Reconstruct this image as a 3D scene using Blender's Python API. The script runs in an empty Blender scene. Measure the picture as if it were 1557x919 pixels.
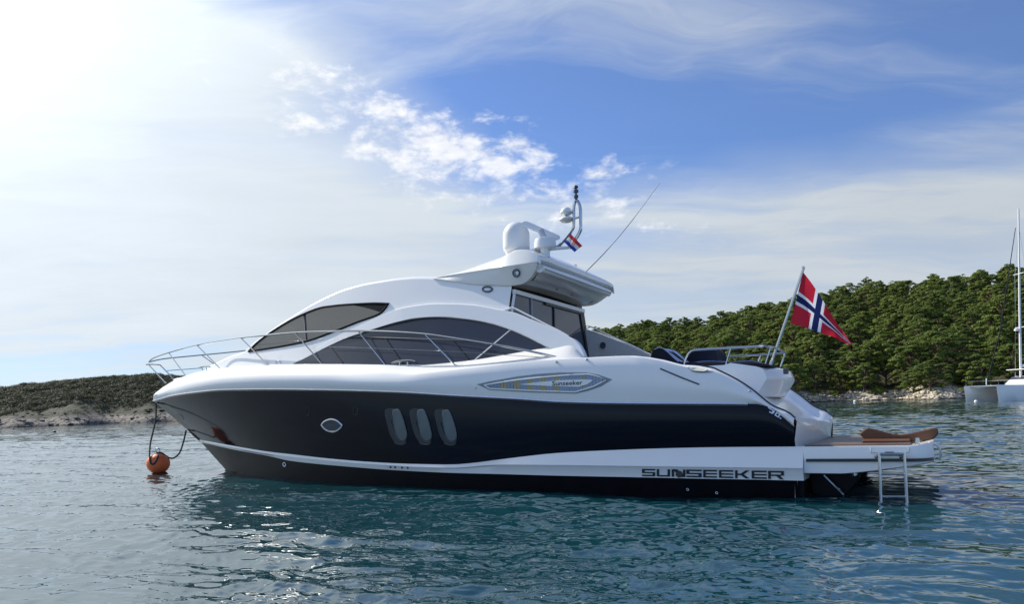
import bpy, bmesh, math, random
import numpy as np
from mathutils import Vector, Matrix

random.seed(7)
rng = np.random.default_rng(11)
S = bpy.context.scene
COL = S.collection

# ------------------------------------------------------------------ camera
FOC, EYE = 1150.0, 1.55                       # focal length in photo pixels, eye height in metres
ROLL = math.atan(0.0331)
PPX, PPY = 778.5, 642 - 0.0331 * 778.5
cam = bpy.data.cameras.new("camera")
cam.sensor_fit = 'HORIZONTAL'
cam.sensor_width = 36.0
cam.lens = 36.0 * FOC / 1557.0
cam.shift_y = (PPY - 459.5) / 1557.0
cam.clip_start, cam.clip_end = 0.05, 20000
camo = bpy.data.objects.new("camera", cam)
camo.location = (0, 0, EYE)
camo.rotation_euler = (Matrix.Rotation(math.radians(90), 4, 'X') @ Matrix.Rotation(-ROLL, 4, 'Z')).to_euler()
COL.objects.link(camo)
S.camera = camo

# ------------------------------------------------------------------ light
SUN_AZ, SUN_EL = math.radians(-52), math.radians(38)     # azimuth from +Y, negative = left of the view
SUN = Vector((math.sin(SUN_AZ) * math.cos(SUN_EL), math.cos(SUN_AZ) * math.cos(SUN_EL), math.sin(SUN_EL)))
lamp = bpy.data.lights.new("sun", 'SUN')
lamp.energy, lamp.angle, lamp.color = 4.4, math.radians(0.6), (1.0, 0.94, 0.84)
lo = bpy.data.objects.new("sun", lamp)
lo.rotation_euler = (-SUN).to_track_quat('-Z', 'Y').to_euler()
COL.objects.link(lo)
S.view_settings.view_transform = 'Standard'
S.view_settings.look = 'None'
S.view_settings.gamma = 1
S.view_settings.use_curve_mapping = False
S.view_settings.exposure = 0.62
S.cycles.use_denoising = True
S.cycles.max_bounces = 8
S.cycles.transparent_max_bounces = 12
S.cycles.sample_clamp_indirect = 6


# ------------------------------------------------------------------ node helpers
class NT:
    def __init__(s, tree):
        s.t = tree
        s.n, s.l = tree.nodes, tree.links

    def new(s, typ, **kw):
        n = s.n.new(typ)
        for k, v in kw.items():
            setattr(n, k, v)
        return n

    def put(s, sock, v):
        if isinstance(v, bpy.types.NodeSocket):
            s.l.new(v, sock)
        elif isinstance(v, (tuple, list)) and sock.type == 'RGBA' and len(v) == 3:
            sock.default_value = (*v, 1)
        else:
            sock.default_value = v

    def m(s, op, a, b=0.0, c=None, clamp=False):
        n = s.new('ShaderNodeMath', operation=op, use_clamp=clamp)
        s.put(n.inputs[0], a)
        s.put(n.inputs[1], b)
        if c is not None:
            s.put(n.inputs[2], c)
        return n.outputs[0]

    def v(s, op, a, b=None):
        n = s.new('ShaderNodeVectorMath', operation=op)
        s.put(n.inputs[0], a)
        if b is not None:
            s.put(n.inputs[1], b)
        return n.outputs['Value'] if op in ('DOT_PRODUCT', 'LENGTH') else n.outputs['Vector']

    def mix(s, f, a, b, blend='MIX'):
        n = s.new('ShaderNodeMix', data_type='RGBA', blend_type=blend)
        s.put(n.inputs[0], f)
        s.put(n.inputs[6], a)
        s.put(n.inputs[7], b)
        return n.outputs[2]

    def noise(s, vec, scale, detail=4, rough=0.55, dist=0.0):
        n = s.new('ShaderNodeTexNoise')
        if vec is not None:
            s.put(n.inputs['Vector'], vec)
        n.inputs['Scale'].default_value = scale
        n.inputs['Detail'].default_value = detail
        n.inputs['Roughness'].default_value = rough
        n.inputs['Distortion'].default_value = dist
        return n.outputs['Fac']

    def step(s, x, lo, hi, smooth=True):
        n = s.new('ShaderNodeMapRange', interpolation_type='SMOOTHSTEP' if smooth else 'LINEAR')
        s.put(n.inputs['Value'], x)
        n.inputs['From Min'].default_value = lo
        n.inputs['From Max'].default_value = hi
        return n.outputs['Result']

    def comb(s, x, y, z):
        n = s.new('ShaderNodeCombineXYZ')
        for i, q in enumerate((x, y, z)):
            s.put(n.inputs[i], q)
        return n.outputs[0]


# ------------------------------------------------------------------ sky: daylight with veil, puffs and streaks of cloud
SKY_K = 0.10
W = bpy.data.worlds.new("World")
S.world = W
W.use_nodes = True
T = NT(W.node_tree)
T.n.clear()
sky = T.new('ShaderNodeTexSky', sky_type='NISHITA')
sky.sun_disc = False
sky.sun_elevation = SUN_EL
sky.sun_rotation = SUN_AZ
sky.altitude = 10
sky.air_density, sky.dust_density, sky.ozone_density = 1.0, 0.35, 2.2
D = T.v('NORMALIZE', T.new('ShaderNodeTexCoord').outputs['Generated'])
sx = T.new('ShaderNodeSeparateXYZ')
T.put(sx.inputs[0], D)
dx, dy, dz = sx.outputs
az = T.m('ARCTAN2', dx, dy)
el = T.m('ARCSINE', dz)
cosang = T.v('DOT_PRODUCT', D, tuple(SUN))
ang = T.m('ARCCOSINE', cosang)
den = T.m('ADD', T.m('MAXIMUM', dz, 0.0), 0.10)
U = T.comb(T.m('DIVIDE', dx, den), T.m('DIVIDE', dy, den), 0.0)
# long streaks: the cloud plane turned and stretched
rot = T.new('ShaderNodeMapping', vector_type='POINT')
T.put(rot.inputs['Vector'], U)
rot.inputs['Rotation'].default_value = (0, 0, math.radians(-28))
rot.inputs['Scale'].default_value = (0.30, 1.15, 1)
warp = T.noise(U, 0.9, 3)
UW = T.v('ADD', rot.outputs[0], T.comb(T.m('MULTIPLY', warp, 0.9), T.m('MULTIPLY', warp, 0.5), 0.0))
streak = T.noise(UW, 1.5, 7, 0.6, 0.3)
soft = T.noise(U, 0.55, 5, 0.5, 0.4)
azd = T.m('ADD', az, T.m('MULTIPLY', T.m('SUBTRACT', el, 0.27), 1.5))
left = T.step(T.m('ADD', azd, T.m('MULTIPLY', T.m('SUBTRACT', soft, 0.5), 0.50)), 0.20, -0.22)
low0 = T.step(T.m('ADD', el, T.m('MULTIPLY', T.m('SUBTRACT', soft, 0.5), 0.30)), 0.36, 0.13)
left = T.m('MULTIPLY', left, T.step(az, -2.3, -1.5))
low = T.m('MULTIPLY', low0, T.m('ADD', 0.55, T.m('MULTIPLY', T.step(dy, -0.3, 0.35), 0.45)))
lowgap = T.m('MULTIPLY', T.step(el, 0.135, 0.06), T.step(az, -0.28, -0.42))
base = T.m('MAXIMUM', T.m('MULTIPLY', left, 0.97), T.m('MULTIPLY', low, 0.80))
base = T.m('MAXIMUM', base, 0.10)
base = T.m('SUBTRACT', base, T.m('MULTIPLY', lowgap, 0.42))
st = T.step(streak, 0.40, 0.76)
veil = T.m('ADD', base, T.m('MULTIPLY', T.m('MULTIPLY', st, 0.85), T.m('SUBTRACT', 1.0, T.m('MULTIPLY', base, 0.7))))
veil = T.m('SUBTRACT', veil, T.m('MULTIPLY', T.m('SUBTRACT', 0.5, streak), T.m('MULTIPLY', base, 0.5)), clamp=True)
veil = T.m('MINIMUM', veil, 0.97)
# altocumulus puffs in a band across the middle of the view
pa = T.m('DIVIDE', T.m('SUBTRACT', az, -0.07), 0.28)
pe = T.m('DIVIDE', T.m('SUBTRACT', el, T.m('SUBTRACT', 0.302, T.m('MULTIPLY', az, 0.30))), 0.066)
pmask = T.m('EXPONENT', T.m('MULTIPLY', T.m('ADD', T.m('MULTIPLY', pa, pa), T.m('MULTIPLY', pe, pe)), -1.0))
AE = T.comb(T.m('MULTIPLY', az, 1.0), T.m('MULTIPLY', el, 1.9), 3.7)
puff = T.noise(AE, 17.0, 9, 0.58, 0.25)
puff2 = T.noise(AE, 48.0, 6, 0.6, 0.2)
pf = T.step(T.m('ADD', T.m('ADD', T.m('MULTIPLY', puff, 0.85), T.m('MULTIPLY', puff2, 0.25)), T.m('MULTIPLY', pmask, 0.30)), 0.69, 0.93)
pf = T.m('MULTIPLY', pf, T.step(pmask, 0.04, 0.35))
# brightness: forward scattering round the sun
glow = T.m('EXPONENT', T.m('MULTIPLY', T.m('POWER', T.m('DIVIDE', ang, 0.30), 1.6), -1.0))
glow2 = T.m('EXPONENT', T.m('MULTIPLY', ang, -2.2))
vb = T.m('ADD', T.m('ADD', 0.39, T.m('MULTIPLY', glow2, 0.66)), T.m('MULTIPLY', glow, 0.60))
vb = T.m('MULTIPLY', vb, T.m('ADD', 0.90, T.m('MULTIPLY', soft, 0.2)))
band = T.noise(T.comb(T.m('MULTIPLY', az, 2.2), T.m('MULTIPLY', el, 11.0), 1.3), 1.6, 7, 0.6, 0.5)
vb = T.m('MULTIPLY', vb, T.m('ADD', 0.80, T.m('ADD', T.m('MULTIPLY', streak, 0.16), T.m('MULTIPLY', band, 0.20))))
vb = T.m('DIVIDE', vb, SKY_K)
vcol = T.mix(1.0, (0.915, 1.0, 1.075), T.comb(vb, vb, vb), 'MULTIPLY')
pb = T.m('DIVIDE', T.m('ADD', T.m('ADD', 0.46, T.m('MULTIPLY', puff2, 0.34)), T.m('MULTIPLY', glow2, 0.3)), SKY_K)
pcol = T.comb(pb, pb, T.m('MULTIPLY', pb, 1.01))
deep = T.mix(1.0, sky.outputs[0], (0.40, 0.58, 0.88), 'MULTIPLY')
bk = T.m('ADD', 1.0, T.m('MULTIPLY', T.step(dy, 0.1, -0.6), 0.75))
deep = T.mix(1.0, deep, T.comb(bk, bk, bk), 'MULTIPLY')
c = T.mix(veil, deep, vcol)
c = T.mix(T.m('MULTIPLY', pf, 0.80), c, pcol)
bg = T.new('ShaderNodeBackground')
T.put(bg.inputs['Color'], c)
bg.inputs['Strength'].default_value = SKY_K
T.l.new(bg.outputs[0], T.new('ShaderNodeOutputWorld').inputs[0])
W.cycles.sampling_method = 'MANUAL'
W.cycles.sample_map_resolution = 1024


# ------------------------------------------------------------------ materials
def mat(name, col, rough=0.4, metal=0.0, spec=0.5, var=0.06, scale=6.0, bump=0.0, bscale=30, coat=0.0, rvar=0.08, trans=None):
    m_ = bpy.data.materials.new(name)
    m_.use_nodes = True
    N = NT(m_.node_tree)
    b = N.n['Principled BSDF']
    tc = N.new('ShaderNodeTexCoord').outputs['Object']
    nf = N.noise(tc, scale, 5)
    dark = tuple(max(0, x * (1 - var * 2)) for x in col)
    lite = tuple(min(1, x * (1 + var)) for x in col)
    N.put(b.inputs['Base Color'], N.mix(nf, dark, lite))
    N.put(b.inputs['Roughness'], N.m('ADD', rough - rvar * 0.5, N.m('MULTIPLY', nf, rvar), clamp=True))
    b.inputs['Metallic'].default_value = metal
    b.inputs['Specular IOR Level'].default_value = spec
    b.inputs['Coat Weight'].default_value = coat
    b.inputs['Coat Roughness'].default_value = 0.04
    if bump:
        bp = N.new('ShaderNodeBump')
        bp.inputs['Strength'].default_value = bump
        bp.inputs['Distance'].default_value = 0.02
        N.put(bp.inputs['Height'], N.noise(tc, bscale, 5))
        N.l.new(bp.outputs[0], b.inputs['Normal'])
    return m_


M = {}
M['white'] = mat('white_gelcoat', (0.80, 0.80, 0.78), 0.22, coat=0.4, var=0.02, scale=1.5)
M['offwhite'] = mat('ivory_gelcoat', (0.76, 0.75, 0.71), 0.30, var=0.03, scale=2)
M['navy'] = mat('dark_navy_gelcoat', (0.0038, 0.0042, 0.0085), 0.10, spec=0.20, var=0.12, scale=0.8, rvar=0.05)
M['navy'].node_tree.nodes['Principled BSDF'].inputs['Specular Tint'].default_value = (0.92, 0.94, 1.0, 1)
M['antifoul'] = mat('black_antifouling', (0.007, 0.007, 0.010), 0.40, var=0.25, scale=3, spec=0.15)
M['black'] = mat('black_trim', (0.015, 0.016, 0.02), 0.35)
M['rubber'] = mat('black_window_rubber', (0.012, 0.012, 0.014), 0.8, spec=0.05)
M['darkgrey'] = mat('dark_grey_plastic', (0.06, 0.065, 0.075), 0.4)
M['steel'] = mat('polished_steel', (0.50, 0.51, 0.52), 0.16, metal=1.0, var=0.05, scale=9)
M['chrome_rim'] = mat('satin_metal_rim', (0.62, 0.64, 0.66), 0.25, metal=0.8)
M['navyfab'] = mat('navy_cover_fabric', (0.018, 0.020, 0.032), 0.85, bump=0.3, bscale=60, var=0.2, spec=0.2)
M['rope'] = mat('dark_mooring_rope', (0.045, 0.055, 0.055), 0.85, bump=0.4, bscale=120, spec=0.2)
M['buoy'] = mat('orange_buoy_plastic', (0.86, 0.16, 0.04), 0.5, var=0.18, scale=7)
M['grey'] = mat('pale_grey_panel', (0.46, 0.49, 0.53), 0.35)
M['louver'] = mat('louvre_grey_blue', (0.24, 0.28, 0.38), 0.3, metal=0.4)
M['louver_reflection'] = mat('louvre_ochre_reflection', (0.40, 0.34, 0.17), 0.4)  # ochre stands in for stripes of reflection in the vent
M['cream'] = mat('cream_lens', (0.78, 0.74, 0.58), 0.25)
M['bgrey'] = mat('steel_blue_recess', (0.22, 0.27, 0.31), 0.3)
M['orange'] = mat('orange_cloth', (0.75, 0.17, 0.05), 0.8)
M['interior'] = mat('dark_interior', (0.05, 0.045, 0.045), 0.7)


def teak_mat(name, c1, c2, plank=14.0):
    m_ = bpy.data.materials.new(name)
    m_.use_nodes = True
    N = NT(m_.node_tree)
    b = N.n['Principled BSDF']
    tc = N.new('ShaderNodeTexCoord').outputs['Object']
    mp = N.new('ShaderNodeMapping')
    N.put(mp.inputs['Vector'], tc)
    mp.inputs['Scale'].default_value = (1.2, 14, 8)
    g = N.noise(mp.outputs[0], 2.5, 6, 0.6, 0.4)
    sp = N.new('ShaderNodeSeparateXYZ')
    N.put(sp.inputs[0], tc)
    fr = N.m('FRACT', N.m('MULTIPLY', sp.outputs[1], plank))
    seam = N.m('LESS_THAN', fr, 0.10 if plank > 1 else -1.0)
    c_ = N.mix(g, c1, c2)
    N.put(b.inputs['Base Color'], N.mix(seam, c_, (0.012, 0.010, 0.008)))
    b.inputs['Roughness'].default_value = 0.45
    return m_


M['teak'] = teak_mat('teak_decking', (0.10, 0.062, 0.036), (0.18, 0.12, 0.075))
M['teakdark'] = teak_mat('varnished_teak', (0.07, 0.026, 0.010), (0.16, 0.062, 0.020), 0.01)


def glass_mat(name, col, tint, opac, rough=0.03):
    m_ = bpy.data.materials.new(name)
    m_.use_nodes = True
    N = NT(m_.node_tree)
    b = N.n['Principled BSDF']
    tc = N.new('ShaderNodeTexCoord').outputs['Object']
    N.put(b.inputs['Base Color'], N.mix(N.noise(tc, 1.2, 3), tuple(x * 0.7 for x in col), tuple(x * 1.3 for x in col)))
    b.inputs['Roughness'].default_value = rough
    b.inputs['IOR'].default_value = 1.5
    if opac < 1:
        tr = N.new('ShaderNodeBsdfTransparent')
        tr.inputs[0].default_value = (*tint, 1)
        mx = N.new('ShaderNodeMixShader')
        mx.inputs[0].default_value = opac
        N.l.new(tr.outputs[0], mx.inputs[1])
        N.l.new(b.outputs[0], mx.inputs[2])
        N.l.new(mx.outputs[0], N.n['Material Output'].inputs[0])
    return m_


M['glass'] = glass_mat('tinted_side_glass', (0.042, 0.047, 0.064), (0, 0, 0), 1.0)  # base colour raised to stand in for reflected sky
M['glass_see'] = glass_mat('tinted_see_through_glass', (0.03, 0.032, 0.04), (0.62, 0.61, 0.59), 0.36)
M['glass_aft'] = glass_mat('grey_blue_door_glass', (0.060, 0.070, 0.098), (0, 0, 0), 1.0)
M['glass_port'] = glass_mat('porthole_glass', (0.085, 0.11, 0.12), (0, 0, 0), 1.0, 0.15)


def flag_mat(name, kind):
    """cloth dyed by its own UV: u along the fly, v up the hoist"""
    m_ = bpy.data.materials.new(name)
    m_.use_nodes = True
    N = NT(m_.node_tree)
    b = N.n['Principled BSDF']
    uv = N.new('ShaderNodeUVMap').outputs[0]
    sp = N.new('ShaderNodeSeparateXYZ')
    N.put(sp.inputs[0], uv)
    u, v = sp.outputs[0], sp.outputs[1]
    inside = lambda x, a, b_: N.m('MULTIPLY', N.m('GREATER_THAN', x, a), N.m('LESS_THAN', x, b_))
    if kind == 'cross':
        red, white, blue = (0.55, 0.022, 0.045), (0.80, 0.80, 0.82), (0.012, 0.022, 0.10)
        wm = N.m('MAXIMUM', inside(u, 6 / 22, 10 / 22), inside(v, 6 / 16, 10 / 16))
        bm_ = N.m('MAXIMUM', inside(u, 7 / 22, 9 / 22), inside(v, 7 / 16, 9 / 16))
        c_ = N.mix(bm_, N.mix(wm, red, white), blue)
    else:
        red, white, blue = (0.60, 0.05, 0.05), (0.80, 0.80, 0.80), (0.03, 0.08, 0.40)
        c_ = N.mix(N.m('GREATER_THAN', v, 1 / 3), blue, white)
        c_ = N.mix(N.m('GREATER_THAN', v, 2 / 3), c_, red)
        ck = N.new('ShaderNodeTexChecker')
        N.put(ck.inputs[0], uv)
        ck.inputs[1].default_value = (*red, 1)
        ck.inputs[2].default_value = (0.8, 0.8, 0.8, 1)
        ck.inputs[3].default_value = 22
        c_ = N.mix(N.m('MULTIPLY', inside(u, 0.38, 0.62), inside(v, 0.26, 0.66)), c_, ck.outputs[0])
    N.put(b.inputs['Base Color'], c_)
    b.inputs['Roughness'].default_value = 0.75
    b.inputs['Specular IOR Level'].default_value = 0.2
    tl = N.new('ShaderNodeBsdfTranslucent')
    N.put(tl.inputs[0], c_)
    mx = N.new('ShaderNodeMixShader')
    mx.inputs[0].default_value = 0.35
    N.l.new(b.outputs[0], mx.inputs[1])
    N.l.new(tl.outputs[0], mx.inputs[2])
    N.l.new(mx.outputs[0], N.n['Material Output'].inputs[0])
    return m_


M['flag_cross'] = flag_mat('red_white_blue_cross_cloth', 'cross')
M['flag_tri'] = flag_mat('red_white_blue_striped_cloth', 'tri')


def towel_mat():
    m_ = mat('blue_white_towel', (0.62, 0.68, 0.80), 0.9, bump=0.3, bscale=90, spec=0.1)
    N = NT(m_.node_tree)
    b = N.n['Principled BSDF']
    tc = N.new('ShaderNodeTexCoord').outputs['Object']
    sp = N.new('ShaderNodeSeparateXYZ')
    N.put(sp.inputs[0], tc)
    s_ = N.m('LESS_THAN', N.m('FRACT', N.m('MULTIPLY', sp.outputs[1], 4.5)), 0.42)
    for l in list(b.inputs['Base Color'].links):
        N.l.remove(l)
    N.put(b.inputs['Base Color'], N.mix(s_, (0.66, 0.70, 0.78), (0.12, 0.22, 0.55)))
    return m_


M['towel'] = towel_mat()


# ------------------------------------------------------------------ object helpers
def link(o, parent=None, **props):
    COL.objects.link(o)
    if parent is not None:
        o.parent = parent
    for k, v_ in props.items():
        o[k] = v_
    return o


def mesh(name, verts, faces, m_, parent=None, smooth=True, recalc=True, **props):
    me = bpy.data.meshes.new(name)
    me.from_pydata([tuple(map(float, q)) for q in verts], [], [tuple(map(int, f)) for f in faces])
    if recalc:
        b = bmesh.new()
        b.from_mesh(me)
        bmesh.ops.recalc_face_normals(b, faces=b.faces)
        b.to_mesh(me)
        b.free()
    me.materials.append(m_)
    if smooth:
        me.shade_smooth()
    return link(bpy.data.objects.new(name, me), parent, **props)


def empty(name, loc=(0, 0, 0), parent=None, **props):
    o = bpy.data.objects.new(name, None)
    o.location = loc
    o.empty_display_size = 0.3
    return link(o, parent, **props)


class MB:
    """collects shapes into one mesh"""
    def __init__(s):
        s.v, s.f = [], []

    def add(s, verts, faces):
        o = len(s.v)
        s.v += [tuple(q) for q in verts]
        s.f += [tuple(i + o for i in f) for f in faces]
        return s

    def grid(s, rows, closed=False):
        n = len(rows[0])
        vs = [q for r in rows for q in r]
        fs = []
        for i in range(len(rows) - 1):
            for j in range(n - 1):
                fs.append((i * n + j, i * n + j + 1, (i + 1) * n + j + 1, (i + 1) * n + j))
            if closed:
                fs.append((i * n + n - 1, i * n, (i + 1) * n, (i + 1) * n + n - 1))
        return s.add(vs, fs)

    def slab(s, a, b):
        """closed prism between two matching outlines"""
        n = len(a)
        fs = [tuple(range(n)), tuple(range(2 * n - 1, n - 1, -1))]
        for i in range(n):
            j = (i + 1) % n
            fs.append((i, i + n, j + n, j))
        return s.add(list(a) + list(b), fs)

    def box(s, lo, hi):
        x0, y0, z0 = lo
        x1, y1, z1 = hi
        a = [(x0, y0, z0), (x1, y0, z0), (x1, y1, z0), (x0, y1, z0)]
        b = [(x0, y0, z1), (x1, y0, z1), (x1, y1, z1), (x0, y1, z1)]
        return s.slab(a, b)

    def tube(s, pts, r, seg=8, cap=True):
        pts = [Vector(q) for q in pts]
        rs = r if hasattr(r, '__len__') else [r] * len(pts)
        rows, up = [], None
        for i, q in enumerate(pts):
            d = (pts[min(i + 1, len(pts) - 1)] - pts[max(i - 1, 0)]).normalized()
            if up is None:
                up = d.orthogonal().normalized()
            up = (up - d * up.dot(d)).normalized()
            sd = d.cross(up)
            rows.append([q + (up * math.cos(a) + sd * math.sin(a)) * rs[i] for a in [2 * math.pi * k / seg for k in range(seg)]])
        s.grid(rows, closed=True)
        if cap:
            n0 = len(s.v) - len(pts) * seg
            s.f.append(tuple(range(n0, n0 + seg)))
            s.f.append(tuple(range(len(s.v) - 1, len(s.v) - seg - 1, -1)))
        return s

    def lathe(s, prof, base=(0, 0, 0), seg=28):
        rows = [[(base[0] + r * math.cos(2 * math.pi * k / seg), base[1] + r * math.sin(2 * math.pi * k / seg), base[2] + z) for k in range(seg)] for r, z in prof]
        return s.grid(rows, closed=True)

    def out(s, name, m_, parent=None, smooth=True, bevel=0.0, **props):
        o = mesh(name, s.v, s.f, m_, parent, smooth, **props)
        if bevel:
            bv = o.modifiers.new('bevel', 'BEVEL')
            bv.width, bv.segments, bv.limit_method = bevel, 2, 'ANGLE'
            bv.angle_limit = math.radians(35)
        if smooth and (bevel or True):
            o.data.set_sharp_from_angle(angle=math.radians(38))
        return o


def pchip(pts):
    """smooth curve y(x) through traced points without overshoot"""
    a = np.array(sorted(pts), float)
    x, y = a[:, 0], a[:, 1]
    h = np.diff(x)
    d = np.diff(y) / h
    m_ = np.zeros(len(x))
    m_[0], m_[-1] = d[0], d[-1]
    for i in range(1, len(x) - 1):
        if d[i - 1] * d[i] > 0:
            w1, w2 = 2 * h[i] + h[i - 1], h[i] + 2 * h[i - 1]
            m_[i] = (w1 + w2) / (w1 / d[i - 1] + w2 / d[i])

    def f(q):
        q = min(max(q, x[0]), x[-1])
        i = min(int(np.searchsorted(x, q, side='right')) - 1, len(x) - 2)
        t = (q - x[i]) / h[i]
        return ((1 + 2 * t) * (1 - t) ** 2 * y[i] + t * (1 - t) ** 2 * h[i] * m_[i] + t * t * (3 - 2 * t) * y[i + 1] + t * t * (t - 1) * h[i] * m_[i + 1])
    return f


def smooth_path(pts, n=8):
    """Catmull-Rom through points (any dimension)"""
    P = [np.array(q, float) for q in pts]
    P = [2 * P[0] - P[1]] + P + [2 * P[-1] - P[-2]]
    out = []
    for i in range(1, len(P) - 2):
        for k in range(n):
            t = k / n
            out.append(0.5 * (2 * P[i] + (P[i + 1] - P[i - 1]) * t + (2 * P[i - 1] - 5 * P[i] + 4 * P[i + 1] - P[i + 2]) * t * t + (3 * P[i] - P[i - 1] - 3 * P[i + 1] + P[i + 2]) * t ** 3))
    out.append(P[-2])
    return out


# ------------------------------------------------------------------ survey: photo pixel <-> sight line, used to measure the boat
CR, SR = math.cos(ROLL), math.sin(ROLL)
EYEV = np.array([0, 0, EYE])


def ray(x, y):
    a, b = x - PPX, -(y - PPY)
    return np.array([(CR * a + SR * b) / FOC, 1.0, (-SR * a + CR * b) / FOC])


def proj(P):
    u, v_ = FOC * P[0] / P[1], FOC * (P[2] - EYE) / P[1]
    return PPX + CR * u - SR * v_, PPY - (SR * u + CR * v_)


def on_water(x, y, z=0.0):
    r = ray(x, y)
    return EYEV + r * ((z - EYE) / r[2])


def at_depth(x, y, Y):
    return EYEV + ray(x, y) * Y


YAW, HEEL = math.radians(29.0), math.radians(1.2)
BF = np.array([-math.cos(YAW), math.sin(YAW), 0.0])               # forward
L0 = np.array([-math.sin(YAW), -math.cos(YAW), 0.0])
BL = L0 * math.cos(HEEL) + np.array([0, 0, 1.0]) * math.sin(HEEL)  # to port
BU = np.cross(BF, BL)                                             # up
BO = on_water(1215, 757) - 2.4 * L0
BR = np.array([BF, BL, BU])
EYEB = BR @ (EYEV - BO)


def b2w(q):
    return BO + np.array(q) @ BR


def bray(x, y):
    return BR @ ray(x, y)


def bproj(s, p, z):
    return proj(b2w((s, p, z)))


def hit_p(x, y, p):
    """point of the boat on the lengthwise plane at lateral offset p"""
    r = bray(x, y)
    return EYEB + r * ((p - EYEB[1]) / r[1])


def hit_s(x, y, s):
    r = bray(x, y)
    return EYEB + r * ((s - EYEB[0]) / r[0])


def hit_f(x, y, f, off=0.0):
    """point on the boat-side surface p = f(s, z), pushed outboard by off"""
    r = bray(x, y)
    g = lambda t: (EYEB + r * t)[1] - f((EYEB + r * t)[0], (EYEB + r * t)[2]) - off
    t, dt = 5.0, 0.12
    while g(t) > 0 and t < 45:
        t += dt
    a, b = t - dt, t
    for _ in range(40):
        c_ = 0.5 * (a + b)
        if g(c_) > 0:
            a = c_
        else:
            b = c_
    return EYEB + r * b


def z_on(line, s, p, z0=1.0):
    """height at station s, offset p that falls on a traced line"""
    z = z0
    for _ in range(25):
        x, y = bproj(s, p, z)
        e = y - line(x)
        x2, y2 = bproj(s, p, z + 0.02)
        de = ((y2 - line(x2)) - e) / 0.02
        if abs(de) < 1e-6:
            break
        st_ = max(-0.3, min(0.3, e / de))
        z -= st_
        if abs(e) < 0.01:
            break
    return z


def mir(pts):
    return [(q[0], -q[1], q[2]) for q in pts]


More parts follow.
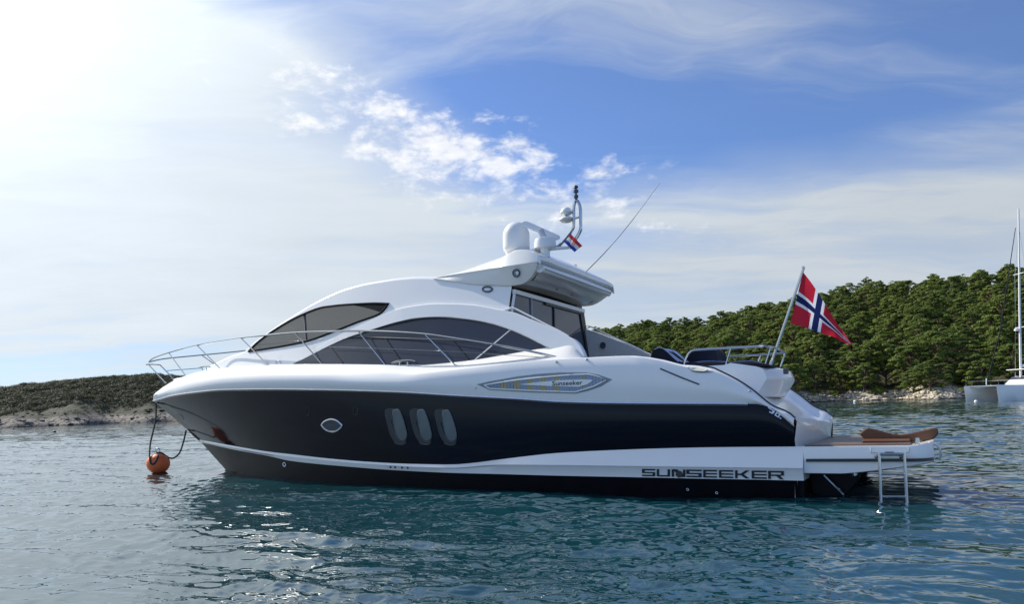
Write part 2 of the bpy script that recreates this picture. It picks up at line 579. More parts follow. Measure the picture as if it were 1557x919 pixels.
# ================================================================== WATER
def build_water():
    na, nr = 1600, 1400
    a = np.concatenate([np.linspace(math.radians(-72), math.radians(-44), 200)[:-1], np.linspace(math.radians(-44), math.radians(44), na), np.linspace(math.radians(44), math.radians(72), 200)[1:]])
    na = len(a)
    r = np.concatenate([np.geomspace(3.2, 65, nr), np.geomspace(65, 420, 420)[1:], np.geomspace(420, 3000, 60)[1:]])
    A, R = np.meshgrid(a, r)
    X, Y = R * np.sin(A), R * np.cos(A)
    dr = np.gradient(r)[:, None]
    Hh = np.zeros_like(X)
    g = np.random.default_rng(5)

    def lownoise(sc, k):
        q = np.random.default_rng(k)
        o = np.zeros_like(X)
        for _ in range(7):
            th = q.uniform(0, 6.28)
            kk = sc * q.uniform(0.5, 1.6)
            o += np.sin(kk * (X * math.cos(th) + Y * math.sin(th)) + q.uniform(0, 6.28))
        return o / 2.6
    wx, wy = lownoise(0.9, 1) * 0.22 + lownoise(3.2, 2) * 0.05, lownoise(0.9, 3) * 0.22 + lownoise(3.2, 4) * 0.05
    gust = 0.85 + 0.28 * lownoise(0.35, 6)
    main = math.radians(248)
    lam = np.geomspace(0.085, 4.2, 96)
    for i, l in enumerate(lam):
        k = 2 * math.pi / l
        th = main + g.normal(0, 0.85 if l < 0.6 else 0.5)
        slope = 0.019 if l < 0.22 else (0.0255 if l < 0.9 else 0.0165)
        slope *= (0.8 if l < 0.13 else 1.0)
        amp = slope / k * g.uniform(0.6, 1.3)
        ph = k * ((X + wx) * math.cos(th) + (Y + wy) * math.sin(th)) + g.uniform(0, 6.28)
        fade = np.clip((l / dr - 3.0) / 4.0, 0, 1)
        w = np.sin(ph)
        if i % 3 == 0:
            w = 1 - 2 * np.abs(np.sin(ph * 0.5)) ** 0.85     # sharper crests
        Hh += amp * w * fade
    Hh *= gust
    nz = Hh
    V = np.stack([X.ravel(), Y.ravel(), nz.ravel()], 1)
    rows = len(r)
    idx = np.arange(rows * na).reshape(rows, na)
    F = np.stack([idx[:-1, :-1], idx[:-1, 1:], idx[1:, 1:], idx[1:, :-1]], -1).reshape(-1, 4)
    # the rest of the sea, behind and beside the viewer, as one coarse fan
    a2 = np.linspace(math.radians(72), math.radians(288), 60)
    r2 = np.array([3.2, 6, 15, 40, 120, 500, 3000])
    A2, R2 = np.meshgrid(a2, r2)
    V2 = np.stack([(R2 * np.sin(A2)).ravel(), (R2 * np.cos(A2)).ravel(), np.zeros(A2.size)], 1)
    i2 = np.arange(A2.size).reshape(A2.shape) + len(V)
    F2 = np.stack([i2[:-1, :-1], i2[:-1, 1:], i2[1:, 1:], i2[1:, :-1]], -1).reshape(-1, 4)
    V = np.concatenate([V, V2])
    F = np.concatenate([F, F2])
    me = bpy.data.meshes.new('water')
    me.vertices.add(len(V))
    me.vertices.foreach_set('co', V.astype(np.float32).ravel())
    me.loops.add(F.size)
    me.loops.foreach_set('vertex_index', F.astype(np.int32).ravel())
    me.polygons.add(len(F))
    me.polygons.foreach_set('loop_start', np.arange(0, F.size, 4, dtype=np.int32))
    me.update(calc_edges=True)
    me.shade_smooth()
    m_ = bpy.data.materials.new('sea_water')
    m_.use_nodes = True
    N = NT(m_.node_tree)
    b = N.n['Principled BSDF']
    pos = N.new('ShaderNodeNewGeometry').outputs['Position']
    cl = N.noise(pos, 0.16, 4)
    N.put(b.inputs['Base Color'], N.mix(cl, (0.0022, 0.027, 0.037), (0.0048, 0.047, 0.056)))
    b.inputs['Roughness'].default_value = 0.02
    b.inputs['IOR'].default_value = 2.0
    mp = N.new('ShaderNodeMapping')
    N.put(mp.inputs['Vector'], pos)
    mp.inputs['Rotation'].default_value = (0, 0, math.radians(20))
    mp.inputs['Scale'].default_value = (0.55, 1.25, 1)
    rad_ = N.v('LENGTH', pos)
    far = N.step(rad_, 14, 90)

    def wavelets(scale, detail):
        n = N.new('ShaderNodeTexNoise')
        N.put(n.inputs['Vector'], mp.outputs[0])
        n.inputs['Scale'].default_value = scale
        n.inputs['Detail'].default_value = detail
        n.inputs['Roughness'].default_value = 0.6
        return N.v('MULTIPLY', N.v('SUBTRACT', n.outputs['Color'], (0.5, 0.5, 0.5)), (1, 1, 0))
    k_near = N.m('ADD', 0.06, N.m('MULTIPLY', far, 0.22))
    k_far = N.m('MULTIPLY', far, 0.42)
    w1 = N.v('MULTIPLY', wavelets(9.0, 4), N.comb(k_near, k_near, 0.0))
    w2 = N.v('MULTIPLY', wavelets(1.7, 3), N.comb(k_far, k_far, 0.0))
    nrm = N.v('NORMALIZE', N.v('ADD', N.new('ShaderNodeNewGeometry').outputs['Normal'], N.v('ADD', w1, w2)))
    N.put(b.inputs['Normal'], nrm)
    me.materials.append(m_)
    link(bpy.data.objects.new('water', me), kind='structure')


build_water()


# ================================================================== LAND
def vnoise(x, y, seed=0):
    """smooth value noise for terrain heights"""
    x, y = np.asarray(x, float), np.asarray(y, float)
    xi, yi = np.floor(x).astype(int), np.floor(y).astype(int)
    xf, yf = x - xi, y - yi
    u, v_ = xf * xf * (3 - 2 * xf), yf * yf * (3 - 2 * yf)

    def h(i, j):
        n = (i * 374761393 + j * 668265263 + seed * 974711) & 0x7fffffff
        n = ((n ^ (n >> 13)) * 1274126177) & 0x7fffffff
        return ((n ^ (n >> 16)) & 0xffff) / 65535.0
    return (h(xi, yi) * (1 - u) + h(xi + 1, yi) * u) * (1 - v_) + (h(xi, yi + 1) * (1 - u) + h(xi + 1, yi + 1) * u) * v_


def fbm(x, y, seed=0, o=4):
    return sum(vnoise(np.asarray(x) * 2 ** k, np.asarray(y) * 2 ** k, seed + k) * 0.5 ** (k + 1) for k in range(o))


def land_mat(name, rock1, rock2, soil1, soil2, zlo, zhi, sc=0.5):
    m_ = bpy.data.materials.new(name)
    m_.use_nodes = True
    N = NT(m_.node_tree)
    b = N.n['Principled BSDF']
    pos = N.new('ShaderNodeNewGeometry').outputs['Position']
    sp = N.new('ShaderNodeSeparateXYZ')
    N.put(sp.inputs[0], pos)
    n1 = N.noise(pos, sc, 8, 0.62)
    n2 = N.noise(pos, sc * 0.22, 4)
    vo = N.new('ShaderNodeTexVoronoi', feature='DISTANCE_TO_EDGE')
    N.put(vo.inputs['Vector'], N.v('ADD', pos, N.comb(n1, n1, n1)))
    vo.inputs['Scale'].default_value = sc * 1.4
    crack = N.step(vo.outputs['Distance'], 0.0, 0.10)
    rock = N.mix(n1, rock1, rock2)
    rock = N.mix(crack, tuple(x * 0.35 for x in rock1), rock)
    wet = N.step(N.m('ADD', sp.outputs[2], N.m('MULTIPLY', n2, 0.35)), 0.20, 0.50)
    rock = N.mix(wet, (0.045, 0.04, 0.032), rock)
    f = N.step(N.m('ADD', sp.outputs[2], N.m('MULTIPLY', N.m('SUBTRACT', n2, 0.5), (zhi - zlo) * 2.2)), zlo, zhi)
    N.put(b.inputs['Base Color'], N.mix(f, rock, N.mix(n1, soil1, soil2)))
    b.inputs['Roughness'].default_value = 0.9
    b.inputs['Specular IOR Level'].default_value = 0.2
    bp = N.new('ShaderNodeBump')
    bp.inputs['Strength'].default_value = 0.8
    bp.inputs['Distance'].default_value = 0.5
    N.put(bp.inputs['Height'], N.m('ADD', n1, N.m('MULTIPLY', crack, 0.4)))
    N.l.new(bp.outputs[0], b.inputs['Normal'])
    return m_


def terrain(name, hfun, az0, az1, r0f, depth, na, nd, m_):
    """height field whose near edge follows the shore r0f(azimuth)"""
    a = np.linspace(az0, az1, na)
    t = np.linspace(0, 1, nd) ** 1.5
    A, Tt = np.meshgrid(a, t)
    R = r0f(A) - 3 + Tt * depth
    X, Y = R * np.sin(A), R * np.cos(A)
    Z = hfun(A, R, X, Y)
    idx = np.arange(A.size).reshape(A.shape)
    F = np.stack([idx[:-1, :-1], idx[:-1, 1:], idx[1:, 1:], idx[1:, :-1]], -1).reshape(-1, 4)
    return mesh(name, np.stack([X.ravel(), Y.ravel(), Z.ravel()], 1), F, m_, recalc=False, kind='structure')


def azp(x, y=600):
    r = ray(x, y)
    return math.atan2(r[0], r[1])


def elev(x, y):
    r = ray(x, y)
    return r[2] / math.hypot(r[0], r[1])


# --- wooded hill on the right
RID = [(600, 622), (680, 612), (760, 578), (820, 552), (880, 528), (940, 510), (1000, 503), (1060, 498), (1110, 490), (1180, 474), (1240, 457), (1300, 446), (1400, 438), (1480, 432), (1557, 420), (1700, 405), (1900, 400), (2200, 420), (2560, 560)]
rid_a = np.array([azp(x, y) for x, y in RID])
rid_e = np.array([elev(x, y) for x, y in RID])
R_SH, R_DEP, R_RIDGE = 168.0, 330.0, 135.0


def right_shore(A):
    return R_SH + 7 * np.sin(A * 31 + 1.0) + 4 * np.sin(A * 83) + (A < 0.12) * (0.12 - A) * 60


def right_h(A, R, X, Y):
    d = R - right_shore(A)
    rz = np.interp(A, rid_a, rid_e) * (right_shore(A) + R_RIDGE) - 3.0
    rz = np.maximum(rz, 0.6)
    ends = np.clip((A - azp(610)) / 0.05, 0, 1) * np.clip((azp(2560) - A) / 0.05, 0, 1)
    t = np.clip((d - 7) / R_RIDGE, 0, 1)
    prof = np.where(t < 1, (t * 1.0) ** 0.92, 1.0)
    back = np.clip((d - R_RIDGE - 7) / 150, 0, 1)
    z = rz * (prof - 0.3 * back * back)
    rockz = np.clip((d + 0.5) / 7.0, 0, 1) ** 0.7 * 1.3
    rough = (fbm(X * 0.30, Y * 0.30, 3, 5) - 0.48) * 3.2 * np.clip((d + 1) / 3, 0, 1) * np.clip(1.4 - d / 40, 0.35, 1)
    z = np.maximum(rockz, z + 1.2 * np.clip(d / 7, 0, 1)) + rough * 0.6
    z = z * ends - 0.8 * (1 - ends)
    return np.where(d < -0.5, -0.8, z)


M['pine_land'] = land_mat('pale_shore_rock_and_pine_litter', (0.40, 0.34, 0.25), (0.64, 0.57, 0.45), (0.030, 0.034, 0.014), (0.060, 0.055, 0.028), 1.8, 2.7, 0.55)
terrain('wooded_hill', right_h, azp(600), azp(2570), right_shore, R_DEP, 560, 150, M['pine_land'])

# --- low scrub headland on the left
LRID = [(-640, 640), (-450, 628), (-300, 620), (-150, 610), (0, 595), (38, 588), (84, 583), (132, 579.5), (180, 576), (222, 573), (263, 574), (330, 580), (420, 592), (500, 606), (560, 618)]
lid_a = np.array([azp(x, y) for x, y in LRID])
lid_e = np.array([elev(x, y) for x, y in LRID])
L_SH, L_RIDGE = 235.0, 110.0


def left_shore(A):
    return L_SH + 6 * np.sin(A * 37) + 4 * np.sin(A * 91 + 2)


def left_h(A, R, X, Y):
    d = R - left_shore(A)
    rz = np.interp(A, lid_a, lid_e) * (left_shore(A) + L_RIDGE) - 0.6
    t = np.clip(d / L_RIDGE, 0, 1)
    back = np.clip((d - L_RIDGE) / 200, 0, 1)
    z = np.maximum(rz, 1.0) * (np.sin(t * math.pi / 2) ** 0.85 - 0.7 * back) + EYE * t
    rough = (fbm(X * 0.12, Y * 0.12, 9, 5) - 0.48) * 3.0 * np.clip(d / 8, 0, 1)
    ends = np.clip((azp(590) - A) / 0.05, 0, 1) * np.clip((A - azp(-640)) / 0.05, 0, 1)
    rib = (fbm(X * 0.55, Y * 0.55, 21, 3) - 0.45) * 0.7 * np.clip(d / 3, 0, 1)
    return np.where(d < 0, -0.8, (z + rough + rib) * ends - 0.8 * (1 - ends))


M['scrub_land'] = land_mat('grey_rock_and_scrub_soil', (0.145, 0.132, 0.117), (0.235, 0.215, 0.19), (0.026, 0.034, 0.022), (0.044, 0.050, 0.032), 1.8, 3.2, 0.35)
terrain('scrub_headland', left_h, azp(-650), azp(600), left_shore, 420, 420, 110, M['scrub_land'])


# --- foliage
def leaf_mat(name, c1, c2, glow=(0.17, 0.21, 0.03)):
    m_ = bpy.data.materials.new(name)
    m_.use_nodes = True
    N = NT(m_.node_tree)
    b = N.n['Principled BSDF']
    oi = N.new('ShaderNodeObjectInfo').outputs['Random']
    pos = N.new('ShaderNodeNewGeometry').outputs['Position']
    n1 = N.noise(pos, 0.45, 3)
    f = N.m('ADD', N.m('MULTIPLY', oi, 0.55), N.m('MULTIPLY', n1, 0.55), clamp=True)
    col = N.mix(f, c1, c2)
    N.put(b.inputs['Base Color'], col)
    b.inputs['Roughness'].default_value = 0.7
    b.inputs['Specular IOR Level'].default_value = 0.25
    tl = N.new('ShaderNodeBsdfTranslucent')
    N.put(tl.inputs[0], N.mix(0.5, col, glow))
    mx = N.new('ShaderNodeMixShader')
    mx.inputs[0].default_value = 0.38
    N.l.new(b.outputs[0], mx.inputs[1])
    N.l.new(tl.outputs[0], mx.inputs[2])
    N.l.new(mx.outputs[0], N.n['Material Output'].inputs[0])
    return m_


M['pine'] = leaf_mat('pine_needles', (0.058, 0.100, 0.022), (0.185, 0.235, 0.046))
M['scrub'] = leaf_mat('dry_scrub_leaves', (0.024, 0.034, 0.020), (0.050, 0.058, 0.034), (0.05, 0.06, 0.025))
M['bark'] = mat('grey_brown_bark', (0.13, 0.095, 0.07), 0.9, var=0.25, scale=3, bump=0.6, bscale=8, spec=0.1)


def leaves(centres, radii, n_per, size, g, flat=0.55):
    """small random quads spread through squashed clumps"""
    n = sum(n_per)
    ci = np.repeat(np.arange(len(centres)), n_per)
    d = g.normal(size=(n, 3))
    d /= np.linalg.norm(d, axis=1)[:, None]
    d[:, 2] = np.where(d[:, 2] < -0.25, -d[:, 2] * 0.6, d[:, 2])
    rr = g.uniform(0.55, 1.05, n) ** 0.7
    C = np.array(centres)[ci] + d * (np.array(radii)[ci] * rr)[:, None] * np.array([1, 1, flat])
    nrm = d + g.normal(0, 0.45, (n, 3)) + np.array([0, 0, 0.55])
    nrm /= np.linalg.norm(nrm, axis=1)[:, None]
    t1 = np.cross(nrm, g.normal(size=(n, 3)))
    t1 /= np.linalg.norm(t1, axis=1)[:, None]
    t2 = np.cross(nrm, t1)
    s1 = (size * g.uniform(0.6, 1.35, n))[:, None]
    s2 = s1 * g.uniform(0.35, 0.8, n)[:, None]
    V = np.stack([C - t1 * s1 - t2 * s2, C + t1 * s1 - t2 * s2 * 0.6, C + t1 * s1 * 0.8 + t2 * s2, C - t1 * s1 * 0.7 + t2 * s2], 1).reshape(-1, 3)
    F = np.arange(n * 4).reshape(-1, 4)
    return V, F


def quads_mesh(name, V, F, m_):
    me = bpy.data.meshes.new(name)
    me.vertices.add(len(V))
    me.vertices.foreach_set('co', V.astype(np.float32).ravel())
    me.loops.add(F.size)
    me.loops.foreach_set('vertex_index', F.astype(np.int32).ravel())
    me.polygons.add(len(F))
    me.polygons.foreach_set('loop_start', np.arange(0, F.size, 4, dtype=np.int32))
    me.update(calc_edges=True)
    me.materials.append(m_)
    return me


def pine_data(k):
    g = np.random.default_rng(100 + k)
    h = 9.0
    spread = g.uniform(3.3, 4.4)
    cs, rs, limbs = [], [], MB()
    lean = g.normal(0, 0.5, 2)
    limbs.tube([(0, 0, -1.2), (lean[0] * .3, lean[1] * .3, 2.2), (lean[0] * .7, lean[1] * .7, 4.6), (lean[0], lean[1], 7.4)], [0.26, 0.20, 0.15, 0.06], 7)
    n = int(g.integers(46, 58))
    for i in range(n):
        t = (i + 0.5) / n
        a = i * 2.4 + g.normal(0, 0.4)
        z = 2.6 + 6.2 * t ** 0.8 + g.normal(0, 0.35)
        env = spread * (0.45 + 0.75 * math.sin(math.pi * min(1, 0.28 + t * 0.70))) * (1.0 if t < 0.7 else 1.0 - 1.3 * (t - 0.7))
        r = env * g.uniform(0.35, 0.85)
        c_ = (lean[0] * t + r * math.cos(a), lean[1] * t + r * math.sin(a), z)
        cs.append(c_)
        rs.append(g.uniform(0.7, 1.25) * (1.0 - 0.25 * t))
        zb = max(1.4, z - 1.3 - r * 0.25)
        limbs.tube([(lean[0] * zb / 8, lean[1] * zb / 8, zb), (c_[0] * .6, c_[1] * .6, z - 0.7), (c_[0], c_[1], z - 0.1)], [0.085, 0.06, 0.025], 5)
    V, F = leaves(cs, rs, [int(125 * (r / 1.0) ** 2) for r in rs], 0.18, g, 0.50)
    crown = quads_mesh('crown', V, F, M['pine'])
    tr = bpy.data.meshes.new('trunk')
    tr.from_pydata([tuple(q) for q in limbs.v], [], limbs.f)
    tr.materials.append(M['bark'])
    tr.shade_smooth()
    return crown, tr


def make_pine(crown, trunk):
    root = empty('pine_tree')
    link(bpy.data.objects.new('trunk', trunk), root)
    link(bpy.data.objects.new('crown', crown), root)
    return root


def plant_pines():
    protos = [pine_data(k) for k in range(7)]
    g = np.random.default_rng(3)
    spots = []
    # a front row by the rocks, then rows climbing the hill
    d = 5.0
    row = 0
    while len(spots) < 330 and d < R_RIDGE + 22:
        a0, a1 = azp(880 if d > 30 else 900), azp(1600)
        R = R_SH + d
        stepm = 6.6 if row < 2 else 7.5
        n = int((a1 - a0) * R / stepm)
        for i in range(n):
            a = a0 + (a1 - a0) * (i + 0.5 + g.uniform(-0.4, 0.4) + (row % 2) * 0.3) / n
            rr = float(right_shore(np.array(a))) + d + g.uniform(-2.6, 2.6)
            spots.append((a, rr, row))
        d += 6.0 if row < 2 else 9.6
        row += 1
    protos_used = set()
    n_done = 0
    for a, rr, row in spots[:298]:
        k = int(g.integers(0, len(protos)))
        X, Y = rr * math.sin(a), rr * math.cos(a)
        Z = float(right_h(np.array(a), np.array(rr), np.array(X), np.array(Y)))
        o = make_pine(*protos[k])
        o.location = (X, Y, Z - 0.2)
        s_ = g.uniform(0.84, 1.04) * (0.85 if row < 1 else 1.0)
        o.scale = (s_ * g.uniform(0.9, 1.15), s_ * g.uniform(0.9, 1.15), s_ * g.uniform(0.85, 1.1))
        o.rotation_euler = (0, 0, g.uniform(0, 6.28))
        o['category'] = 'tree'
        if row < 2:
            o['label'] = 'green pine with bare lower trunk standing in the front rows above the pale rocks'
            o['group'] = 'pines along the rocky shore'
        else:
            o['label'] = 'round crowned green pine among many covering the slope of the wooded hill'
            o['group'] = 'pines covering the hillside'
        n_done += 1
    print('pines', n_done, 'spots', len(spots), 'rows', row)


plant_pines()


def scatter_bushes(name, n, az0, az1, dmin, dmax, shore, hfun, m_, size, seed, clump=(0.5, 1.4), per=34, dens=None):
    g = np.random.default_rng(seed)
    cs, rs = [], []
    while len(cs) < n:
        a = g.uniform(az0, az1)
        d = dmin + (dmax - dmin) * g.uniform() ** 1.0
        rr = float(shore(np.array(a))) + d
        X, Y = rr * math.sin(a), rr * math.cos(a)
        if dens is not None and g.uniform() > dens(X, Y, d):
            continue
        Z = float(hfun(np.array(a), np.array(rr), np.array(X), np.array(Y)))
        r = g.uniform(*clump)
        cs.append((X, Y, Z + r * 0.25))
        rs.append(r)
    V, F = leaves(cs, rs, [max(8, int(per * r * r)) for r in rs], size, g, 0.6)
    link(bpy.data.objects.new(name, quads_mesh(name, V, F, m_)), kind='stuff')


scatter_bushes('undergrowth', 1500, azp(800), azp(1640), 4, R_RIDGE + 20, right_shore, right_h, M['pine'], 0.22, 31, (0.6, 1.7), 40)
scatter_bushes('woodland', 700, azp(1600), azp(2500), 5, R_RIDGE + 20, right_shore, right_h, M['pine'], 0.42, 33, (2.0, 4.2), 60)
scatter_bushes('woodland_fringe', 260, azp(690), azp(900), 5, R_RIDGE + 10, right_shore, right_h, M['pine'], 0.38, 34, (1.6, 3.2), 60)
scatter_bushes('scrub', 6800, azp(-420), azp(560), 10, L_RIDGE + 6, left_shore, left_h, M['scrub'], 0.15, 41, (0.7, 1.8), 52,
               lambda X, Y, d: min(1.0, max(0.0, (d - 12) / 16 + 2.0 * (float(fbm(X * 0.05, Y * 0.05, 77, 3)) - 0.42))))


def shore_rocks(name, n, az0, az1, shore, hfun, dmax, m_, seed, smin=0.25, smax=1.3):
    g = np.random.default_rng(seed)
    b = MB()
    ico = bmesh.new()
    bmesh.ops.create_icosphere(ico, subdivisions=1, radius=1)
    iv = np.array([v_.co[:] for v_ in ico.verts])
    jf = [tuple(v_.index for v_ in f.verts) for f in ico.faces]
    ico.free()
    for _ in range(n):
        a = g.uniform(az0, az1)
        d = g.uniform(-1.2, dmax)
        rr = float(shore(np.array(a))) + d
        X, Y = rr * math.sin(a), rr * math.cos(a)
        Z = float(hfun(np.array(a), np.array(rr), np.array(X), np.array(Y)))
        s_ = g.uniform(smin, smax) * np.array([1.4, 1.0, 0.55]) * g.uniform(0.7, 1.3, 3)
        V = iv * s_ * g.uniform(0.72, 1.2, (len(iv), 1))
        th = g.uniform(0, 6.28)
        V = np.stack([V[:, 0] * math.cos(th) - V[:, 1] * math.sin(th) + X, V[:, 0] * math.sin(th) + V[:, 1] * math.cos(th) + Y, V[:, 2] + max(Z, -0.1)], 1)
        b.add(V.tolist(), jf)
    b.out(name, m_, None, smooth=False, kind='stuff')


shore_rocks('shore_boulders', 900, azp(820), azp(1640), right_shore, right_h, 5.5, M['pine_land'], 51, 0.2, 0.9)
shore_rocks('headland_boulders', 160, azp(-120), azp(420), left_shore, left_h, 14, M['scrub_land'], 52, 0.25, 0.8)
# ================================================================== THE YACHT
YB = empty('motor_yacht', label='large white and dark navy motor yacht lying at a mooring buoy in the foreground', category='yacht')
YB.matrix_world = Matrix(((BF[0], BL[0], BU[0], BO[0]), (BF[1], BL[1], BU[1], BO[1]), (BF[2], BL[2], BU[2], BO[2]), (0, 0, 0, 1)))


def on_boat(name, **props):
    """a separate thing resting on the yacht, in the yacht's own axes"""
    o = empty(name, **props)
    o.matrix_world = YB.matrix_world
    return o


def both(mb_port):
    """mirror a port-side collection to starboard"""
    n = len(mb_port.v)
    mb_port.add(mir(mb_port.v), [tuple(reversed(f)) for f in mb_port.f])
    return mb_port


# traced lines (photo pixels), read off the port side
LN_SHEER = pchip([(233, 611), (260, 602.5), (300, 596.5), (337, 593), (413, 592), (480, 592.7), (600, 596), (700, 602), (787, 606.5), (853, 611), (940, 613), (1040, 613.8), (1110, 614.2), (1151, 615), (1165, 618.5), (1178, 624), (1192, 636), (1203, 645.5), (1212, 653.5)])
LN_TOP = pchip([(303, 669), (330, 674), (352, 678), (413, 688), (440, 691), (502, 698), (563, 703), (625, 706), (686, 707), (720, 704.5), (760, 699.3), (800, 694.4), (847, 689.5), (934, 685), (1000, 682.6), (1080, 680.8), (1222, 679.6)])
LN_CREASE = pchip([(303, 671), (352, 681), (413, 691.5), (440, 695), (563, 706.5), (686, 712), (760, 707.2), (820, 707.5), (912, 708.6), (1080, 710.8), (1222, 712.6)])
LN_BOT = pchip([(306, 673), (352, 683.5), (413, 695), (440, 701), (522, 709.5), (604, 715.6), (686, 719.3), (760, 721), (869, 723.7), (978, 725.8), (1080, 728), (1140, 729), (1222, 730.8)])
LN_CHAMF = pchip([(240, 595), (262, 586), (300, 577.5), (345, 572.5), (413, 570.5), (480, 571), (545, 574.5), (600, 575), (650, 568.5), (700, 562), (757, 555.6), (822, 549), (900, 544.8), (951, 542.6), (984, 546), (1027, 556), (1045, 561), (1084, 566), (1110, 577), (1138, 594), (1169, 618), (1206, 637), (1212, 649)])
LN_GUN = pchip([(262, 580), (282, 572), (306, 565), (334, 560.5), (413, 555.7), (480, 554), (580, 555), (613, 557), (655, 558), (700, 557.5), (757, 553.6), (822, 547.8), (900, 543.6), (951, 541.6), (984, 544.6), (1027, 554.5), (1060, 556.5), (1082, 560), (1110, 574.5), (1138, 592), (1169, 615), (1190, 626), (1206, 637), (1212, 648)])

sheer_tip = hit_p(233, 610, 0)
L_SHEER = sheer_tip[0]
stem_top, stem_bot, stem_wl = hit_p(303, 669, 0), hit_p(306, 673.5, 0), hit_p(345, 712, 0)
half = lambda B, s0, L, n: (lambda s: B * (1 - (max(0.0, s - s0) / (L - s0)) ** n) if s < L else 0.0)
P_SHEER = half(2.52, 3.0, L_SHEER, 2.8)
P_TOP = half(2.44, 3.0, stem_top[0], 2.7)
P_BOT = half(2.42, 2.6, stem_bot[0], 2.7)
chamf_tip, gun_tip = hit_p(240, 595, 0), hit_p(263, 580, 0)
P_CHAMF = half(2.53, 3.0, chamf_tip[0], 2.9)
_pg = half(2.42, 3.0, gun_tip[0], 2.9)
P_GUN = lambda s: max(0.0, _pg(s) - 0.14 * min(1, max(0, (s - 5) / 4)) * min(1, max(0, gun_tip[0] - s) / 2))
NT_ = 110
TT = np.concatenate([np.linspace(0, 0.1, 26)[:-1], np.linspace(0.1, 0.9, 56)[:-1], np.linspace(0.9, 1.0, 28)])


def traced_row(L, P, line, tip, s0=0.0, zs=1.0, push=None):
    row, z = [], zs
    for t in TT:
        s = s0 + (L - s0) * t
        p = P(s) + (push(s) if push else 0)
        if t < 0.955:
            z = z_on(line, s, p, z)
            row.append((s, p, z))
            last = (t, z)
        else:
            k = (t - last[0]) / (1 - last[0])
            row.append((s, p if t < 1 else 0.0, last[1] * (1 - k) + tip[2] * k))
    return row


AFT = 0.02
r_sheer = traced_row(L_SHEER, P_SHEER, LN_SHEER, sheer_tip, AFT, 1.1)
r_top = traced_row(stem_top[0], P_TOP, LN_TOP, stem_top, AFT, 0.8)
r_bot = traced_row(stem_bot[0], P_BOT, LN_BOT, stem_bot, AFT, 0.3)
r_chamf = traced_row(chamf_tip[0], P_CHAMF, LN_CHAMF, chamf_tip, AFT, 1.15)
r_gun = traced_row(gun_tip[0], P_GUN, LN_GUN, gun_tip, AFT, 1.18)
for i in range(len(TT)):                      # keep the rows in order where they nearly touch
    zc = r_chamf[i][2]
    if r_gun[i][2] < zc + 0.015:
        r_gun[i] = (r_gun[i][0], r_gun[i][1], zc + 0.015)
    if r_chamf[i][2] < r_sheer[i][2] + 0.02:
        q = r_chamf[i]
        r_chamf[i] = (q[0], q[1], r_sheer[i][2] + 0.02)


def blend_rows(a, b, k, bulge):
    out = []
    for i, (q, w) in enumerate(zip(a, b)):
        s = q[0] * (1 - k) + w[0] * k
        p = q[1] * (1 - k) + w[1] * k + bulge(TT[i]) * 4 * k * (1 - k)
        out.append((s, p if TT[i] < 1 else 0.0, q[2] * (1 - k) + w[2] * k))
    return out


def pair(mb_port, name, m_, parent, **kw):
    o1 = mb_port.out(name, m_, parent, **kw)
    m2 = MB()
    m2.v, m2.f = mir(mb_port.v), [tuple(reversed(f)) for f in mb_port.f]
    return o1, m2.out(name, m_, parent, **kw)


def strip(rows):
    return both(MB().grid(rows))


flare = lambda t: (0.05 * (1 - t) - 0.03 * max(0, (t - 0.45) / 0.55)) * (1 if t < 0.97 else (1 - t) / 0.03)
hull_rows = [r_top] + [blend_rows(r_top, r_sheer, k, flare) for k in (0.14, 0.28, 0.42, 0.57, 0.72, 0.86)] + [r_sheer]
strip(hull_rows).out('hull', M['navy'], YB, label='dark navy glossy hull side')
# bottom below the white stripe
r_wl, r_ch, r_keel = [], [], []
P_WL = half(2.34, 2.0, stem_wl[0], 3.0)
for i, t in enumerate(TT):
    s = AFT + (stem_wl[0] - 0.05 - AFT) * t
    r_wl.append((s, P_WL(s) if t < 1 else 0, -0.06 + 0.0 * s))
    s2 = AFT + (stem_wl[0] - 0.5 - AFT) * t
    r_ch.append((s2, P_WL(s2) * 0.90 if t < 1 else 0, -0.45))
    r_keel.append((AFT + (stem_wl[0] - 2.2 - AFT) * t, 0.0, -0.95))
strip([r_keel, r_ch, r_wl, r_bot]).out('bottom_paint', M['antifoul'], YB)
# white lower side panel: a thin stripe forward, a swelling sponson aft
SW = lambda s: 0.012 + 0.12 / (1 + math.exp((s - 6.3) * 1.3))
P_SPON = lambda s: P_BOT(s) + SW(s) + 0.02
AFT_P = float(hit_p(1220.5, 700, 2.56)[0])
r_top2 = traced_row(stem_top[0], P_TOP, LN_TOP, stem_top, AFT_P, 0.8)
r_bot2 = traced_row(stem_bot[0], P_BOT, LN_BOT, stem_bot, AFT_P, 0.3)
r_t0 = [(q[0], q[1] + (0.008 if TT[i] < 1 else 0), q[2] + 0.0) for i, q in enumerate(r_top2)]
r_cr = traced_row(stem_top[0] + 0.02, lambda s: P_TOP(s) + SW(s), LN_CREASE, hit_p(304, 671, 0), AFT_P, 0.5)
r_cr = [(q[0], q[1], min(q[2], r_top2[i][2] - 0.004)) for i, q in enumerate(r_cr)]
r_lo = [(q[0], q[1] + (SW(q[0]) * 0.75 if TT[i] < 1 else 0), q[2]) for i, q in enumerate(r_bot2)]
r_cr2 = [(q[0], q[1] - (0.012 + 0.02 * (SW(q[0]) > 0.05) if TT[i] < 1 else 0), q[2] - 0.035 * (SW(q[0]) / 0.13)) for i, q in enumerate(r_cr)]
r_in = [(q[0], q[1] - (0.02 if TT[i] < 1 else 0), q[2]) for i, q in enumerate(r_bot2)]
mb = MB().grid([r_t0, r_cr, r_cr2, r_lo, r_in])
mb.grid([r_t0, [(q[0], max(0, q[1] - 0.25) if TT[i] < 0.15 else q[1] - 0.004 * (TT[i] < 1), q[2]) for i, q in enumerate(r_t0)]])
